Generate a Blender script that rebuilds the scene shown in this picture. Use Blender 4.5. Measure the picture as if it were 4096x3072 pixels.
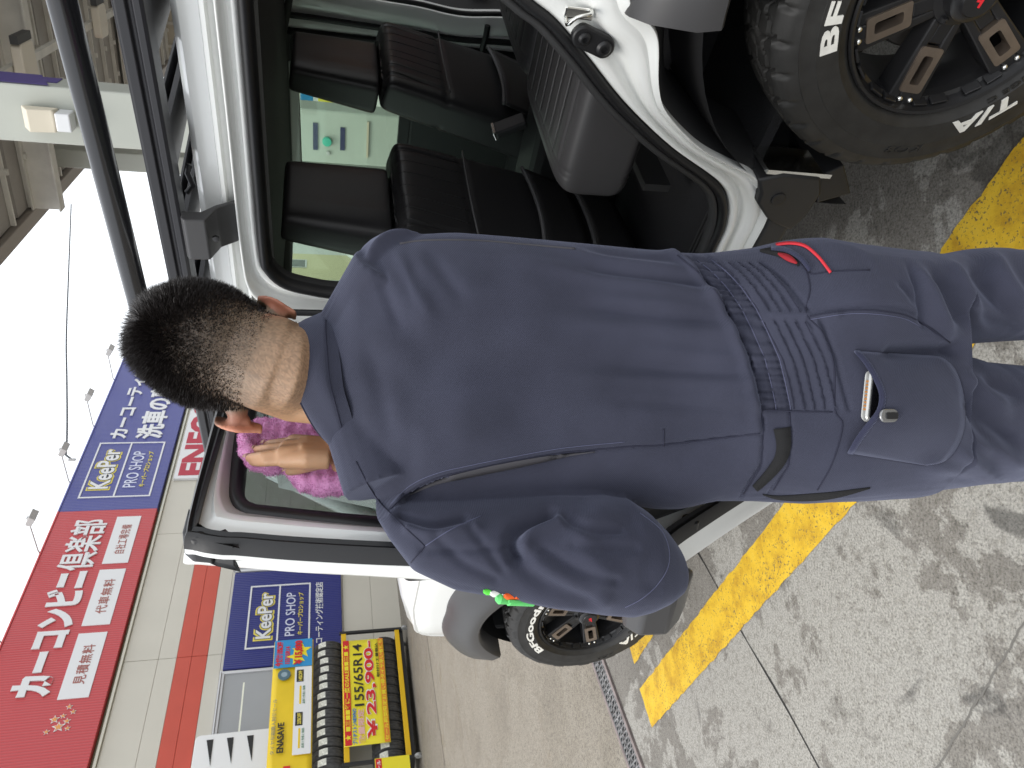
import bpy, bmesh, math, random
import numpy as np
from mathutils import Matrix, Vector
from mathutils.bvhtree import BVHTree

# ------------------------------------------------------------------ camera
for o in list(bpy.data.objects): bpy.data.objects.remove(o)
SC = bpy.context.scene
COL = SC.collection
CAM_H = 1.468
PITCH = math.atan((2048-1295)/3000.0)
FPX = 3000.0
cd = bpy.data.cameras.new('camera'); cam = bpy.data.objects.new('camera', cd); COL.objects.link(cam)
cd.sensor_fit = 'HORIZONTAL'; cd.sensor_width = 36.0; cd.lens = FPX/4096.0*36.0
cd.clip_start = 0.05; cd.clip_end = 2000.0
_cp, _sp = math.cos(PITCH), math.sin(PITCH)
cR = Vector((1,0,0)); cU = Vector((0,_sp,_cp)); cF = Vector((0,_cp,-_sp))
# the phone was held so that world up lies along the picture's left edge
rot = Matrix((-cU, cR, -cF)).transposed()
cam.matrix_world = Matrix.Translation((0,0,CAM_H)) @ rot.to_4x4()
cd.dof.use_dof = True; cd.dof.focus_distance = 1.02; cd.dof.aperture_fstop = 28.0
SC.camera = cam

# ------------------------------------------------------------------ light
SUN_EL, SUN_AZ = math.radians(58), math.radians(-125)     # azimuth from +Y towards +X
w = bpy.data.worlds.new('World'); SC.world = w; w.use_nodes = True
nt = w.node_tree; nt.nodes.clear()
sky = nt.nodes.new('ShaderNodeTexSky'); sky.sky_type = 'NISHITA'; sky.sun_disc = False
sky.sun_elevation = SUN_EL; sky.sun_rotation = SUN_AZ; sky.air_density = 1.0; sky.dust_density = 5.0
mul = nt.nodes.new('ShaderNodeMix'); mul.data_type = 'RGBA'; mul.blend_type = 'MIX'
mul.inputs[0].default_value = 0.88
cloud = nt.nodes.new('ShaderNodeTexNoise'); cloud.inputs['Scale'].default_value = 1.6; cloud.inputs['Detail'].default_value = 4
tc = nt.nodes.new('ShaderNodeTexCoord'); nt.links.new(tc.outputs['Generated'], cloud.inputs['Vector'])
cr = nt.nodes.new('ShaderNodeValToRGB')
cr.color_ramp.elements[0].position = .3; cr.color_ramp.elements[0].color = (9.6,10.0,10.6,1)
cr.color_ramp.elements[1].position = .7; cr.color_ramp.elements[1].color = (11.2,11.6,12.0,1)
nt.links.new(cloud.outputs['Fac'], cr.inputs['Fac'])
nt.links.new(sky.outputs['Color'], mul.inputs[6]); nt.links.new(cr.outputs['Color'], mul.inputs[7])
bg = nt.nodes.new('ShaderNodeBackground'); bg.inputs['Strength'].default_value = 0.12
wo = nt.nodes.new('ShaderNodeOutputWorld')
nt.links.new(mul.outputs[2], bg.inputs['Color']); nt.links.new(bg.outputs['Background'], wo.inputs['Surface'])
sd = bpy.data.lights.new('sun','SUN'); sun = bpy.data.objects.new('sun', sd); COL.objects.link(sun)
sd.energy = 1.25; sd.angle = math.radians(24); sd.color = (1,.97,.93)
sdir = Vector((math.sin(SUN_AZ)*math.cos(SUN_EL), math.cos(SUN_AZ)*math.cos(SUN_EL), math.sin(SUN_EL)))
sun.rotation_euler = sdir.to_track_quat('Z','Y').to_euler()
vs = SC.view_settings; SC.display_settings.display_device = 'sRGB'
vs.view_transform = 'Standard'; vs.look = 'None'; vs.gamma = 1.0; vs.use_curve_mapping = False
vs.exposure = 0.42
SC.cycles.max_bounces = 8; SC.cycles.diffuse_bounces = 4; SC.cycles.glossy_bounces = 4
SC.cycles.transmission_bounces = 6; SC.cycles.transparent_max_bounces = 8
SC.cycles.use_denoising = True

# ------------------------------------------------------------------ helpers
def srgb(r,g,b):
    f = lambda c: (c/255/12.92) if c/255 <= .04045 else ((c/255+.055)/1.055)**2.4
    return (f(r),f(g),f(b))
MATS = {}
def mat(name, rgb, rough=.5, metal=0., bump=None, var=None, spec=.5, coat=0., emit=None, alpha=1., trans=0., sheen=0., ior=1.45, obj_coord=True):
    """rgb is a linear base colour; var=(scale, amount[, detail]) mottles it, bump=(scale, strength, distance)"""
    if name in MATS: return MATS[name]
    m = bpy.data.materials.new(name); m.use_nodes = True
    N = m.node_tree.nodes; L = m.node_tree.links; p = N['Principled BSDF']
    p.inputs['Base Color'].default_value = (*rgb,1); p.inputs['Roughness'].default_value = rough
    p.inputs['Metallic'].default_value = metal; p.inputs['IOR'].default_value = ior
    p.inputs['Specular IOR Level'].default_value = spec
    p.inputs['Coat Weight'].default_value = coat; p.inputs['Coat Roughness'].default_value = .06
    p.inputs['Sheen Weight'].default_value = sheen
    p.inputs['Transmission Weight'].default_value = trans; p.inputs['Alpha'].default_value = alpha
    if emit: p.inputs['Emission Color'].default_value = (*emit[:3],1); p.inputs['Emission Strength'].default_value = emit[3]
    if var or bump:
        t = N.new('ShaderNodeTexCoord'); out = t.outputs['Object']
    if var:
        n = N.new('ShaderNodeTexNoise'); n.inputs['Scale'].default_value = var[0]; n.inputs['Detail'].default_value = var[2] if len(var)>2 else 5
        L.new(out, n.inputs['Vector'])
        r = N.new('ShaderNodeValToRGB'); a = var[1]
        r.color_ramp.elements[0].position = .3; r.color_ramp.elements[1].position = .7
        r.color_ramp.elements[0].color = (*[c*(1-a) for c in rgb],1); r.color_ramp.elements[1].color = (*[min(c*(1+a),1) for c in rgb],1)
        L.new(n.outputs['Fac'], r.inputs['Fac']); L.new(r.outputs['Color'], p.inputs['Base Color'])
    if bump:
        n = N.new('ShaderNodeTexNoise'); n.inputs['Scale'].default_value = bump[0]; n.inputs['Detail'].default_value = 4
        L.new(out, n.inputs['Vector'])
        b = N.new('ShaderNodeBump'); b.inputs['Strength'].default_value = bump[1]; b.inputs['Distance'].default_value = bump[2] if len(bump)>2 else .002
        L.new(n.outputs['Fac'], b.inputs['Height']); L.new(b.outputs['Normal'], p.inputs['Normal'])
    MATS[name] = m
    return m

class MB:
    """collects geometry for ONE mesh object"""
    def __init__(s): s.V=[]; s.F=[]
    def add(s, V, F):
        b=len(s.V); s.V += [tuple(float(c) for c in v) for v in V]; s.F += [tuple(i+b for i in f) for f in F]; return s
    def box(s, lo, hi, M=None):
        x0,y0,z0=lo; x1,y1,z1=hi
        V=[(x0,y0,z0),(x1,y0,z0),(x1,y1,z0),(x0,y1,z0),(x0,y0,z1),(x1,y0,z1),(x1,y1,z1),(x0,y1,z1)]
        if M is not None: V=[tuple(M@Vector(v)) for v in V]
        return s.add(V,[(0,3,2,1),(4,5,6,7),(0,1,5,4),(1,2,6,5),(2,3,7,6),(3,0,4,7)])
    def grid(s, P, closed_u=False, closed_v=False, flip=False):
        """P[i][j] rows of points"""
        n=len(P); m=len(P[0]); V=[p for r in P for p in r]; F=[]
        for i in range(n if closed_u else n-1):
            for j in range(m if closed_v else m-1):
                a=i*m+j; b=i*m+(j+1)%m; c=((i+1)%n)*m+(j+1)%m; d=((i+1)%n)*m+j
                F.append((a,d,c,b) if flip else (a,b,c,d))
        return s.add(V,F)
    def loft(s, rings, cap0=True, cap1=True, flip=False):
        b=len(s.V); m=len(rings[0]); s.grid(rings, closed_v=True, flip=flip); n=len(rings)
        f0=tuple(b+j for j in range(m)); f1=tuple(b+(n-1)*m+j for j in range(m))
        if cap0: s.F.append(f0 if flip else f0[::-1])
        if cap1: s.F.append(f1[::-1] if flip else f1)
        return s
    def tube(s, pts, r, k=8, closed=False, caps=True):
        pts=[Vector(p) for p in pts]; n=len(pts); rings=[]; up=None
        for i,p in enumerate(pts):
            a=pts[(i-1)%n] if (closed or i>0) else p; c=pts[(i+1)%n] if (closed or i<n-1) else p
            t=(c-a).normalized() if (c-a).length>1e-9 else Vector((0,0,1))
            if up is None:
                up=Vector((0,0,1)) if abs(t.z)<.9 else Vector((1,0,0))
            sx=t.cross(up); 
            if sx.length<1e-6: sx=t.orthogonal()
            sx.normalize(); up=sx.cross(t).normalized()
            rr=r[i] if hasattr(r,'__len__') else r
            rings.append([p+sx*(rr*math.cos(2*math.pi*j/k))+up*(rr*math.sin(2*math.pi*j/k)) for j in range(k)])
        if closed: s.grid(rings, closed_u=True, closed_v=True)
        else: s.loft(rings, caps, caps)
        return s
    def prism(s, poly, h0, h1, ax='z', M=None):
        """poly of 2-D points extruded; ax names the extrusion axis: z->(x,y), y->(x,z), x->(y,z)"""
        def P(p,h): return (p[0],p[1],h) if ax=='z' else ((p[0],h,p[1]) if ax=='y' else (h,p[0],p[1]))
        A=[P(p,h0) for p in poly]; B=[P(p,h1) for p in poly]; n=len(poly); V=A+B
        if M is not None: V=[tuple(M@Vector(v)) for v in V]
        F=[tuple(range(n))[::-1], tuple(range(n,2*n))]+[(i,(i+1)%n,n+(i+1)%n,n+i) for i in range(n)]
        return s.add(V,F)
    def lathe(s, prof, k=48, ax='y', closed=True, M=None):
        """prof of (radius, height); revolves about ax"""
        rings=[]
        for r,h in prof:
            ring=[]
            for j in range(k):
                a=2*math.pi*j/k; c,sn=math.cos(a)*r, math.sin(a)*r
                v=(c,h,sn) if ax=='y' else ((c,sn,h) if ax=='z' else (h,c,sn))
                ring.append(tuple(M@Vector(v)) if M is not None else v)
            rings.append(ring)
        return s.grid(rings, closed_u=closed, closed_v=True)
    def build(s, name, material, parent=None, smooth=False, bevel=0., seg=2, angle=35, label=None, subsurf=0, solid=0.):
        me=bpy.data.meshes.new(name); me.from_pydata(s.V,[],s.F); me.validate(); me.update()
        return link(name, me, material, parent, smooth, bevel, seg, angle, label, subsurf, solid)

def fixn(me):
    bm=bmesh.new(); bm.from_mesh(me); bmesh.ops.recalc_face_normals(bm, faces=bm.faces); bm.to_mesh(me); bm.free()
def link(name, me, material, parent=None, smooth=False, bevel=0., seg=2, angle=35, label=None, subsurf=0, solid=0.):
    fixn(me)
    o=bpy.data.objects.new(name, me); COL.objects.link(o)
    for m in (material if isinstance(material,(list,tuple)) else [material]): me.materials.append(m)
    if parent is not None: o.parent=parent
    if solid:
        md=o.modifiers.new('solid','SOLIDIFY'); md.thickness=solid; md.offset=0
    if bevel:
        md=o.modifiers.new('bevel','BEVEL'); md.width=bevel; md.segments=seg; md.limit_method='ANGLE'; md.angle_limit=math.radians(30); md.use_clamp_overlap=True
    if subsurf:
        md=o.modifiers.new('sub','SUBSURF'); md.levels=subsurf; md.render_levels=subsurf
    if smooth:
        me.polygons.foreach_set('use_smooth',[True]*len(me.polygons))
        if smooth=='auto': 
            me.set_sharp_from_angle(angle=math.radians(angle))
    if label: o['label']=label
    return o
def thing(name, label, cat, M=None, group=None):
    o=bpy.data.objects.new(name,None); COL.objects.link(o); o.empty_display_size=.1
    if M is not None: o.matrix_world=M
    return tag(o,label,cat,group)
def tag(o, label, cat, group=None):
    o['label']=label; o['category']=cat
    if group: o['group']=group
    return o
def struct(o): o['kind']='structure'; return o
def copy_part(src, parent, M=None, name=None):
    c=src.copy(); COL.objects.link(c); c.parent=parent
    if M is not None: c.matrix_local=M
    return c
def copy_tree(src, M, label=None, group=None, parent=None):
    c=src.copy(); COL.objects.link(c)
    if parent is None: c.matrix_world=M
    else: c.parent=parent; c.matrix_local=M
    if label: c['label']=label
    if group: c['group']=group
    for ch in list(src.children):
        d=ch.copy(); COL.objects.link(d); d.parent=c
        for g in list(ch.children):
            e=g.copy(); COL.objects.link(e); e.parent=d
    return c
def text_vf(body, bold=0.0, extrude=0.0, shear=0., spacing=1.0):
    cu=bpy.data.curves.new('txt','FONT'); cu.body=body; cu.offset=bold; cu.extrude=extrude; cu.shear=shear; cu.resolution_u=3; cu.space_character=spacing
    o=bpy.data.objects.new('txt',cu); COL.objects.link(o)
    dg=bpy.context.evaluated_depsgraph_get(); me=bpy.data.meshes.new_from_object(o.evaluated_get(dg))
    V=np.array([v.co[:] for v in me.vertices]) if len(me.vertices) else np.zeros((1,3)); F=[tuple(p.vertices) for p in me.polygons]
    bpy.data.objects.remove(o); bpy.data.curves.remove(cu); bpy.data.meshes.remove(me)
    return V,F
def text(name, body, x0, x1, z0, z1, y, material, parent, bold=0.0, depth=.006, shear=0., spacing=1.0, label=None):
    """lettering fitted into the rectangle x0..x1, z0..z1 of its parent's plane, facing -y"""
    V,F=text_vf(body,bold,.5,shear,spacing)
    lo=V.min(0); hi=V.max(0); sc=(hi-lo); sc[sc==0]=1
    W=(V-lo)/sc
    P=[(x0+a*(x1-x0), y-depth*cc, z0+b*(z1-z0)) for a,b,cc in W]
    return MB().add(P,F).build(name, material, parent, label=label)
def interp(xs, tab):
    t=np.array(tab,float); return np.interp(xs,t[:,0],t[:,1])
def smoothstep(e0,e1,x):
    t=np.clip((x-e0)/(e1-e0),0,1); return t*t*(3-2*t)
def resample(pts, n, closed=False):
    P=np.array(pts,float)
    if closed: P=np.vstack([P,P[:1]])
    # Catmull-Rom then even spacing
    m=len(P); Q=[]
    for i in range(m-1):
        p0=P[(i-1)%(m-1)] if closed else P[max(i-1,0)]; p1=P[i]; p2=P[i+1]; p3=P[(i+2)%(m-1)] if closed else P[min(i+2,m-1)]
        for t in np.linspace(0,1,12,endpoint=False):
            Q.append(.5*((2*p1)+(-p0+p2)*t+(2*p0-5*p1+4*p2-p3)*t*t+(-p0+3*p1-3*p2+p3)*t**3))
    Q.append(P[-1]); Q=np.array(Q); s=np.r_[0,np.cumsum(np.linalg.norm(np.diff(Q,axis=0),axis=1))]
    u=np.linspace(0,s[-1],n,endpoint=not closed)
    return np.stack([np.interp(u,s,Q[:,k]) for k in range(P.shape[1])],1)
def rrect(x0,x1,z0,z1,r,k=5):
    P=[]
    for cx,cz,a0 in ((x1-r,z1-r,0),(x0+r,z1-r,90),(x0+r,z0+r,180),(x1-r,z0+r,270)):
        for i in range(k+1):
            a=math.radians(a0+90*i/k); P.append((cx+r*math.cos(a),cz+r*math.sin(a)))
    return P
random.seed(7); RNG=np.random.default_rng(11)
# ------------------------------------------------------------------ ground
AZB = math.radians(32.45)
BD = Vector((math.sin(AZB), math.cos(AZB), 0)); BN = Vector((-BD.y, BD.x, 0))
def frame(px,py,pz=0.,flip=False):
    X=BD; Y=BN if not flip else -BN
    Z=Vector((0,0,1)) if not flip else Vector((0,0,1))
    if flip: X=BD; return Matrix(((X.x,Y.x,0,px),(X.y,Y.y,0,py),(0,0,1,pz),(0,0,0,1)))
    return Matrix(((X.x,Y.x,0,px),(X.y,Y.y,0,py),(0,0,1,pz),(0,0,0,1)))

def concrete(name, base, dark, light, patch=1.0, tint=(1,1,1), wet=0.0):
    m=bpy.data.materials.new(name); m.use_nodes=True; N=m.node_tree.nodes; L=m.node_tree.links; p=N['Principled BSDF']
    t=N.new('ShaderNodeTexCoord')
    def noise(sc,det=6,rough=.6,dist=0.):
        n=N.new('ShaderNodeTexNoise'); n.inputs['Scale'].default_value=sc; n.inputs['Detail'].default_value=det
        n.inputs['Roughness'].default_value=rough; n.inputs['Distortion'].default_value=dist; L.new(t.outputs['Object'],n.inputs['Vector']); return n.outputs['Fac']
    def ramp(f,stops):
        r=N.new('ShaderNodeValToRGB'); e=r.color_ramp.elements
        while len(e)<len(stops): e.new(.5)
        for i,(po,c) in enumerate(stops): e[i].position=po; e[i].color=(*c,1) if len(c)==3 else c
        L.new(f,r.inputs['Fac']); return r.outputs['Color']
    def mix(a,b,f,mode='MIX'):
        x=N.new('ShaderNodeMix'); x.data_type='RGBA'; x.blend_type=mode
        if isinstance(f,(int,float)): x.inputs[0].default_value=f
        else: L.new(f,x.inputs[0])
        for s,v in ((6,a),(7,b)):
            if isinstance(v,tuple): x.inputs[s].default_value=(*v,1)
            else: L.new(v,x.inputs[s])
        return x.outputs[2]
    c=ramp(noise(1.6,8,.65),[(.3,dark),(.5,base),(.72,base)])
    # worn patches with ragged edges
    pm=ramp(noise(1.5,10,.7,.3),[(.482,(0,0,0)),(.50,(patch,)*3)])
    c=mix(c,light,pm)
    st=ramp(noise(4.5,5,.7),[(.60,(0,0,0)),(.68,(.55,)*3)])
    c=mix(c,dark,st)
    oil=ramp(noise(2.3,6,.55,.8),[(.64,(0,0,0)),(.67,(.8*wet,)*3)])
    c=mix(c,(.035,.032,.028),oil)
    sp=ramp(noise(150,3,.7),[(.28,(.30,.29,.27)),(.47,(1,1,1)),(.70,(1.55,1.55,1.5))])
    c=mix(c,sp,.9,'MULTIPLY')
    sp2=ramp(noise(38,4,.7),[(.36,(.55,.53,.5)),(.50,(1,1,1))])
    c=mix(c,sp2,.6,'MULTIPLY')
    L.new(c,p.inputs['Base Color'])
    r=ramp(noise(2.3,6,.55,.8),[(.55,(.85,)*3),(.68,(.45,)*3)]); L.new(r,p.inputs['Roughness'])
    b=N.new('ShaderNodeBump'); b.inputs['Strength'].default_value=.5; b.inputs['Distance'].default_value=.003
    L.new(noise(120,4,.7),b.inputs['Height']); L.new(b.outputs['Normal'],p.inputs['Normal'])
    return m
M_CONC=concrete('stained_concrete',(.185,.172,.152),(.14,.13,.114),(.305,.293,.265),.9,wet=.8)
M_APRON=concrete('apron_concrete',(.225,.20,.162),(.19,.168,.136),(.25,.225,.186),.6)
g=MB(); 
R=900.; n=24
# one sheet, finer near the camera
xs=sorted(set([-R,-200,-60,-30,-15,-8,-4,-2,0,2,4,8,15,30,60,200,R])); 
g.grid([[(x,y,0) for x in xs] for y in xs],flip=True)
ground=struct(g.build('ground',M_CONC))
# apron of paler concrete beyond the drain, up to the building
DR0=Vector((-1.665,3.655,0)); M_DR=frame(DR0.x,DR0.y)
ap=MB(); ap.grid([[(x,y,.004) for x in np.linspace(-14,26,21)] for y in np.linspace(.085,9.4,8)],flip=True)
apron=struct(ap.build('forecourt_apron',M_APRON)); apron.matrix_world=M_DR
# darker strip of paving along the building front
M_STRIP=concrete('paving_strip',(.2,.178,.145),(.165,.145,.118),(.225,.2,.165),.5)
stp=MB(); stp.grid([[(x,y,.008) for x in np.linspace(-14,26,9)] for y in (5.6,9.4)],flip=True)
so=struct(stp.build('pavement_strip',M_STRIP)); so.matrix_world=M_DR
# sealed joint across the concrete
M_JOINT=mat('joint_sealant',(.022,.021,.019),.8,bump=(60,.5))
jd=Vector((.537,.844,0)).normalized(); jn=Vector((-jd.y,jd.x,0)); j0=Vector((-.605,2.882,0))
J=MB(); pts=[]
for k in range(60):
    s_=-3.2+k*.09; wv=.0035+.0018*math.sin(k*1.7)+.001*math.sin(k*4.1); o_=.004*math.sin(k*.9)
    p=j0+jd*s_+jn*o_; pts.append(((p+jn*wv)+Vector((0,0,.002)),(p-jn*wv)+Vector((0,0,.002))))
J.grid([[a,b] for a,b in pts]); J.build('expansion_joint',M_JOINT,ground)
# second, wandering crack at the lower left
C2=MB(); pts=[]
for k in range(70):
    p=Vector((-.30-k*.0118, 1.182+k*.0065+.002*math.sin(k*.7)+.0015*math.sin(k*2.3),.002)); wv=.0016+.0012*abs(math.sin(k*1.3))
    nn=Vector((.48,.87,0)); pts.append((p+nn*wv,p-nn*wv))
C2.grid([[a,b] for a,b in pts]); C2.build('crack',mat('hairline_crack',(.15,.142,.128),.9),ground)

# yellow paint
def paint():
    m=bpy.data.materials.new('yellow_road_paint'); m.use_nodes=True; N=m.node_tree.nodes; L=m.node_tree.links; p=N['Principled BSDF']
    t=N.new('ShaderNodeTexCoord'); n=N.new('ShaderNodeTexNoise'); n.inputs['Scale'].default_value=9; n.inputs['Detail'].default_value=8; n.inputs['Roughness'].default_value=.7
    L.new(t.outputs['Object'],n.inputs['Vector']); r=N.new('ShaderNodeValToRGB'); e=r.color_ramp.elements
    e[0].position=.36; e[0].color=(.46,.255,.010,1); e[1].position=.55; e[1].color=(.68,.43,.02,1); e.new(.75).color=(.70,.48,.05,1)
    L.new(n.outputs['Fac'],r.inputs['Fac'])
    n2=N.new('ShaderNodeTexNoise'); n2.inputs['Scale'].default_value=130; n2.inputs['Detail'].default_value=4; n2.inputs['Roughness'].default_value=.65; L.new(t.outputs['Object'],n2.inputs['Vector'])
    n3=N.new('ShaderNodeTexNoise'); n3.inputs['Scale'].default_value=3; L.new(t.outputs['Object'],n3.inputs['Vector'])
    ad=N.new('ShaderNodeMath'); ad.operation='MULTIPLY_ADD'; ad.inputs[1].default_value=.25; L.new(n3.outputs['Fac'],ad.inputs[0]); L.new(n2.outputs['Fac'],ad.inputs[2])
    r2=N.new('ShaderNodeValToRGB'); r2.color_ramp.elements[0].position=.70; r2.color_ramp.elements[0].color=(0,0,0,1); r2.color_ramp.elements[1].position=.76; r2.color_ramp.elements[1].color=(1,1,1,1)
    L.new(ad.outputs[0],r2.inputs['Fac'])
    mx=N.new('ShaderNodeMix'); mx.data_type='RGBA'; L.new(r2.outputs['Color'],mx.inputs[0]); L.new(r.outputs['Color'],mx.inputs[6]); mx.inputs[7].default_value=(.13,.1,.05,1)
    L.new(mx.outputs[2],p.inputs['Base Color']); p.inputs['Roughness'].default_value=.7
    b=N.new('ShaderNodeBump'); b.inputs['Strength'].default_value=.45; b.inputs['Distance'].default_value=.002; L.new(n2.outputs['Fac'],b.inputs['Height']); L.new(b.outputs['Normal'],p.inputs['Normal'])
    return m
M_YEL=paint()
def ragged(poly, amp=.006, step=.03, seed=1):
    rg=random.Random(seed); out=[]
    for i,a in enumerate(poly):
        b=poly[(i+1)%len(poly)]; a=Vector(a); b=Vector(b); L_=(b-a).length; k=max(1,int(L_/step)); nn=Vector((-(b-a).y,(b-a).x)).normalized()
        for q in range(k):
            v=a.lerp(b,q/k)+nn*(rg.uniform(-amp,amp) if q else 0); out.append((v.x,v.y))
    return out
def line_paint(poly, seed):
    P=ragged(poly,.004,.03,seed); m=MB(); m.add([(x,y,.004) for x,y in P],[tuple(range(len(P)))])
    return struct(m.build('painted_line',M_YEL))
sdv=Vector((.675,-.738)); snv=Vector((.738,.675))
def sp_(l,o): v=sdv*l+snv*o; return (v.x,v.y)
line_paint([(-1.458,3.33),sp_(-1.15,1.172),sp_(-1.15,.986),(-1.581,3.189)],3)
line_paint([sp_(-1.85,1.172),sp_(-1.15,1.1715),sp_(-1.15,.9865),sp_(-1.85,.986)],4) if False else None
line_paint([sp_(-1.148,1.172),sp_(-.9,1.272),sp_(1.1,1.282),sp_(1.1,1.06),sp_(-.9,1.06),sp_(-1.148,.986)],5)
line_paint([(-1.269,3.481),(-1.361,3.391),(-1.165,3.188),(-1.02,3.06),(-.9,3.18)],6)

# drain channel: steel frame, dark gutter, diamond grating sections
M_GALV=mat('galvanised_steel',(.33,.34,.34),.45,.7,var=(20,.35),bump=(80,.3))
M_RUST=mat('drain_edge_angle',(.24,.2,.19),.7,.2,var=(12,.3))
M_VOID=mat('dark_gutter',(.012,.012,.012),.9)
dr=MB(); dr.box((-10,-.062,-.0005),(10,.062,.0025)); drain=struct(dr.build('drain_channel',M_VOID)); drain.matrix_world=M_DR
for sgn in (-1,1):
    MB().box((-10,sgn*.0735-.011,.0),(10,sgn*.0735+.011,.013)).build('edge_angle',M_RUST,drain)
gs=MB(); Lg=.998; nb=33
for k in range(nb):
    x=(k+.5)/nb*Lg; d_=.030
    for sgn in (-1,1):
        P=[(x-d_*.5*sgn-.0035,-.061),(x-d_*.5*sgn+.0035,-.061),(x+d_*.5*sgn+.0035,.061),(x+d_*.5*sgn-.0035,.061)]
        gs.prism(P,.004,.0105 if sgn>0 else .0095)
for y in (-.058,0,.058): gs.box((0,y-.003,.0035),(Lg,y+.003,.0115))
g0=gs.build('grating',M_GALV,drain); g0.matrix_local=Matrix.Translation((-6,0,0))
for k in range(1,12): copy_part(g0,drain,Matrix.Translation((-6+k,0,0)))

# ------------------------------------------------------------------ building
M_WALL=mat('cream_wall_panel',(.56,.53,.455),.55,var=(1.3,.03),bump=(220,.08,.001))
M_JG=mat('panel_joint_gap',(.30,.28,.24),.8)  # darker tone of the core, visible in the panel joints
M_ORANGE=mat('red_orange_stripe',(.52,.075,.045),.45,var=(2,.05))
M_SIGNR=None
def ribbed(name, rgb, pitch, rough=.35, spec=.5):
    m=bpy.data.materials.new(name); m.use_nodes=True; N=m.node_tree.nodes; L=m.node_tree.links; p=N['Principled BSDF']
    p.inputs['Base Color'].default_value=(*rgb,1); p.inputs['Roughness'].default_value=rough
    t=N.new('ShaderNodeTexCoord'); wv=N.new('ShaderNodeTexWave'); wv.inputs['Scale'].default_value=.314/pitch*1.0; wv.bands_direction='X'
    L.new(t.outputs['Object'],wv.inputs['Vector']); b=N.new('ShaderNodeBump'); b.inputs['Strength'].default_value=.5; b.inputs['Distance'].default_value=.01
    L.new(wv.outputs['Fac'],b.inputs['Height']); L.new(b.outputs['Normal'],p.inputs['Normal'])
    mx=N.new('ShaderNodeValToRGB'); mx.color_ramp.elements[0].color=(*[c*.78 for c in rgb],1); mx.color_ramp.elements[0].position=.02; mx.color_ramp.elements[1].position=.25; mx.color_ramp.elements[1].color=(*rgb,1)
    L.new(wv.outputs['Fac'],mx.inputs['Fac']); L.new(mx.outputs['Color'],p.inputs['Base Color'])
    return m
M_RED=ribbed('red_ribbed_sign_sheet',(.50,.042,.048),.05)
M_BLUE=ribbed('blue_ribbed_sign_sheet',(.055,.062,.26),.05)
M_NAVY=ribbed('deep_blue_sign_panel',(.012,.018,.17),.045)
M_WHITE=mat('white_sign_paint',(.70,.70,.70),.5)
M_LTEXT=mat('brown_sign_lettering',(.33,.11,.09),.5)
M_CRIM=mat('crimson_lettering',(.42,.025,.05),.5)
M_GOLD=mat('yellow_lettering',(.72,.60,.10),.5)
M_ALU=mat('aluminium_frame',(.62,.62,.63),.35,.6)
M_DK=mat('dark_gap',(.03,.03,.03),.8)
MW=frame(-6.297,12.10)
bld=thing('service_shop','cream panelled service shop with a red orange band behind the car','building',MW)
rows=[0,.55,1.1,1.65,2.2,2.75,3.24,3.485,3.75,4.0,4.30,4.86]; cols=[-4.52,-.92,2.68,5.87,9.47,13.07,16.7]
core=MB(); core.box((-4.5,.03,.0),(16.68,5.0,6.95)); core.build('wall_core',M_JG,bld)
for i in range(len(cols)-1):
    for j in range(len(rows)-1):
        m=M_ORANGE if rows[j] in (3.485,3.75) else M_WALL
        gz=.004
        o=MB().box((cols[i]+.004,0 if m is M_WALL else -.002,rows[j]+gz*.5),(cols[i+1]-.004,.05,rows[j+1]-gz*.5)).build('stripe_panel' if m is M_ORANGE else 'wall_panel',m,bld,bevel=.004,seg=1)
MB().box((-4.5,-.05,4.865),(16.68,.03,4.905)).build('flashing',mat('cream_flashing',(.72,.70,.6),.4),bld)
MB().box((-4.5,-.02,4.906),(16.68,.03,4.945)).build('dark_strip',mat('olive_strip',(.16,.15,.09),.6),bld)  # dark olive strip between the flashing and the sign
# windows
M_PANE=mat('frosted_window_pane',(.38,.39,.40),.12,spec=.6,var=(.6,.06))
def window(a0,a1,z0,z1):
    f=MB()
    for lo,hi in (((a0,-.05,z0),(a0+.06,.03,z1)),((a1-.06,-.05,z0),(a1,.03,z1)),((a0+.06,-.048,z1-.05),(a1-.06,.03,z1)),((a0+.06,-.048,z0),(a1-.06,.03,z0+.05))): f.box(lo,hi)
    w_=f.build('window',M_ALU,bld,bevel=.006)
    MB().box((a0+.06,-.022,z0+.05),(a1-.06,-.012,z1-.05)).build('pane',M_PANE,w_)
    MB().box((a0+.02,-.09,z1),(a1-.02,.0,z1+.025)).build('drip_cap',M_ALU,w_)
    # lamp tube standing behind the frosted pane
    MB().box((a0+.1,-.0245,(z0*.4+z1*.6)),(a1-.25,-.0225,(z0*.4+z1*.6)+.028)).build('light_tube',mat('pale_tube',(.85,.85,.72),.4),w_)
window(.96,2.27,2.2,3.2); window(4.62,5.95,2.2,3.2)
# ventilation hood at the left
vh=MB(); P=rrect(-1.6,.88,2.1,3.42,.08); vh.prism(P,-.34,.0,'y'); vent=vh.build('vent_hood',mat('white_enamel',(.78,.78,.77),.35),bld,bevel=.01,smooth='auto')
for zz in (2.55,2.85,3.15):
    MB().prism([(.35,zz),(.78,zz),(.78,zz+.10)],-.35,-.339,'y').build('louvre_slot',M_DK,vent)

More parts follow.
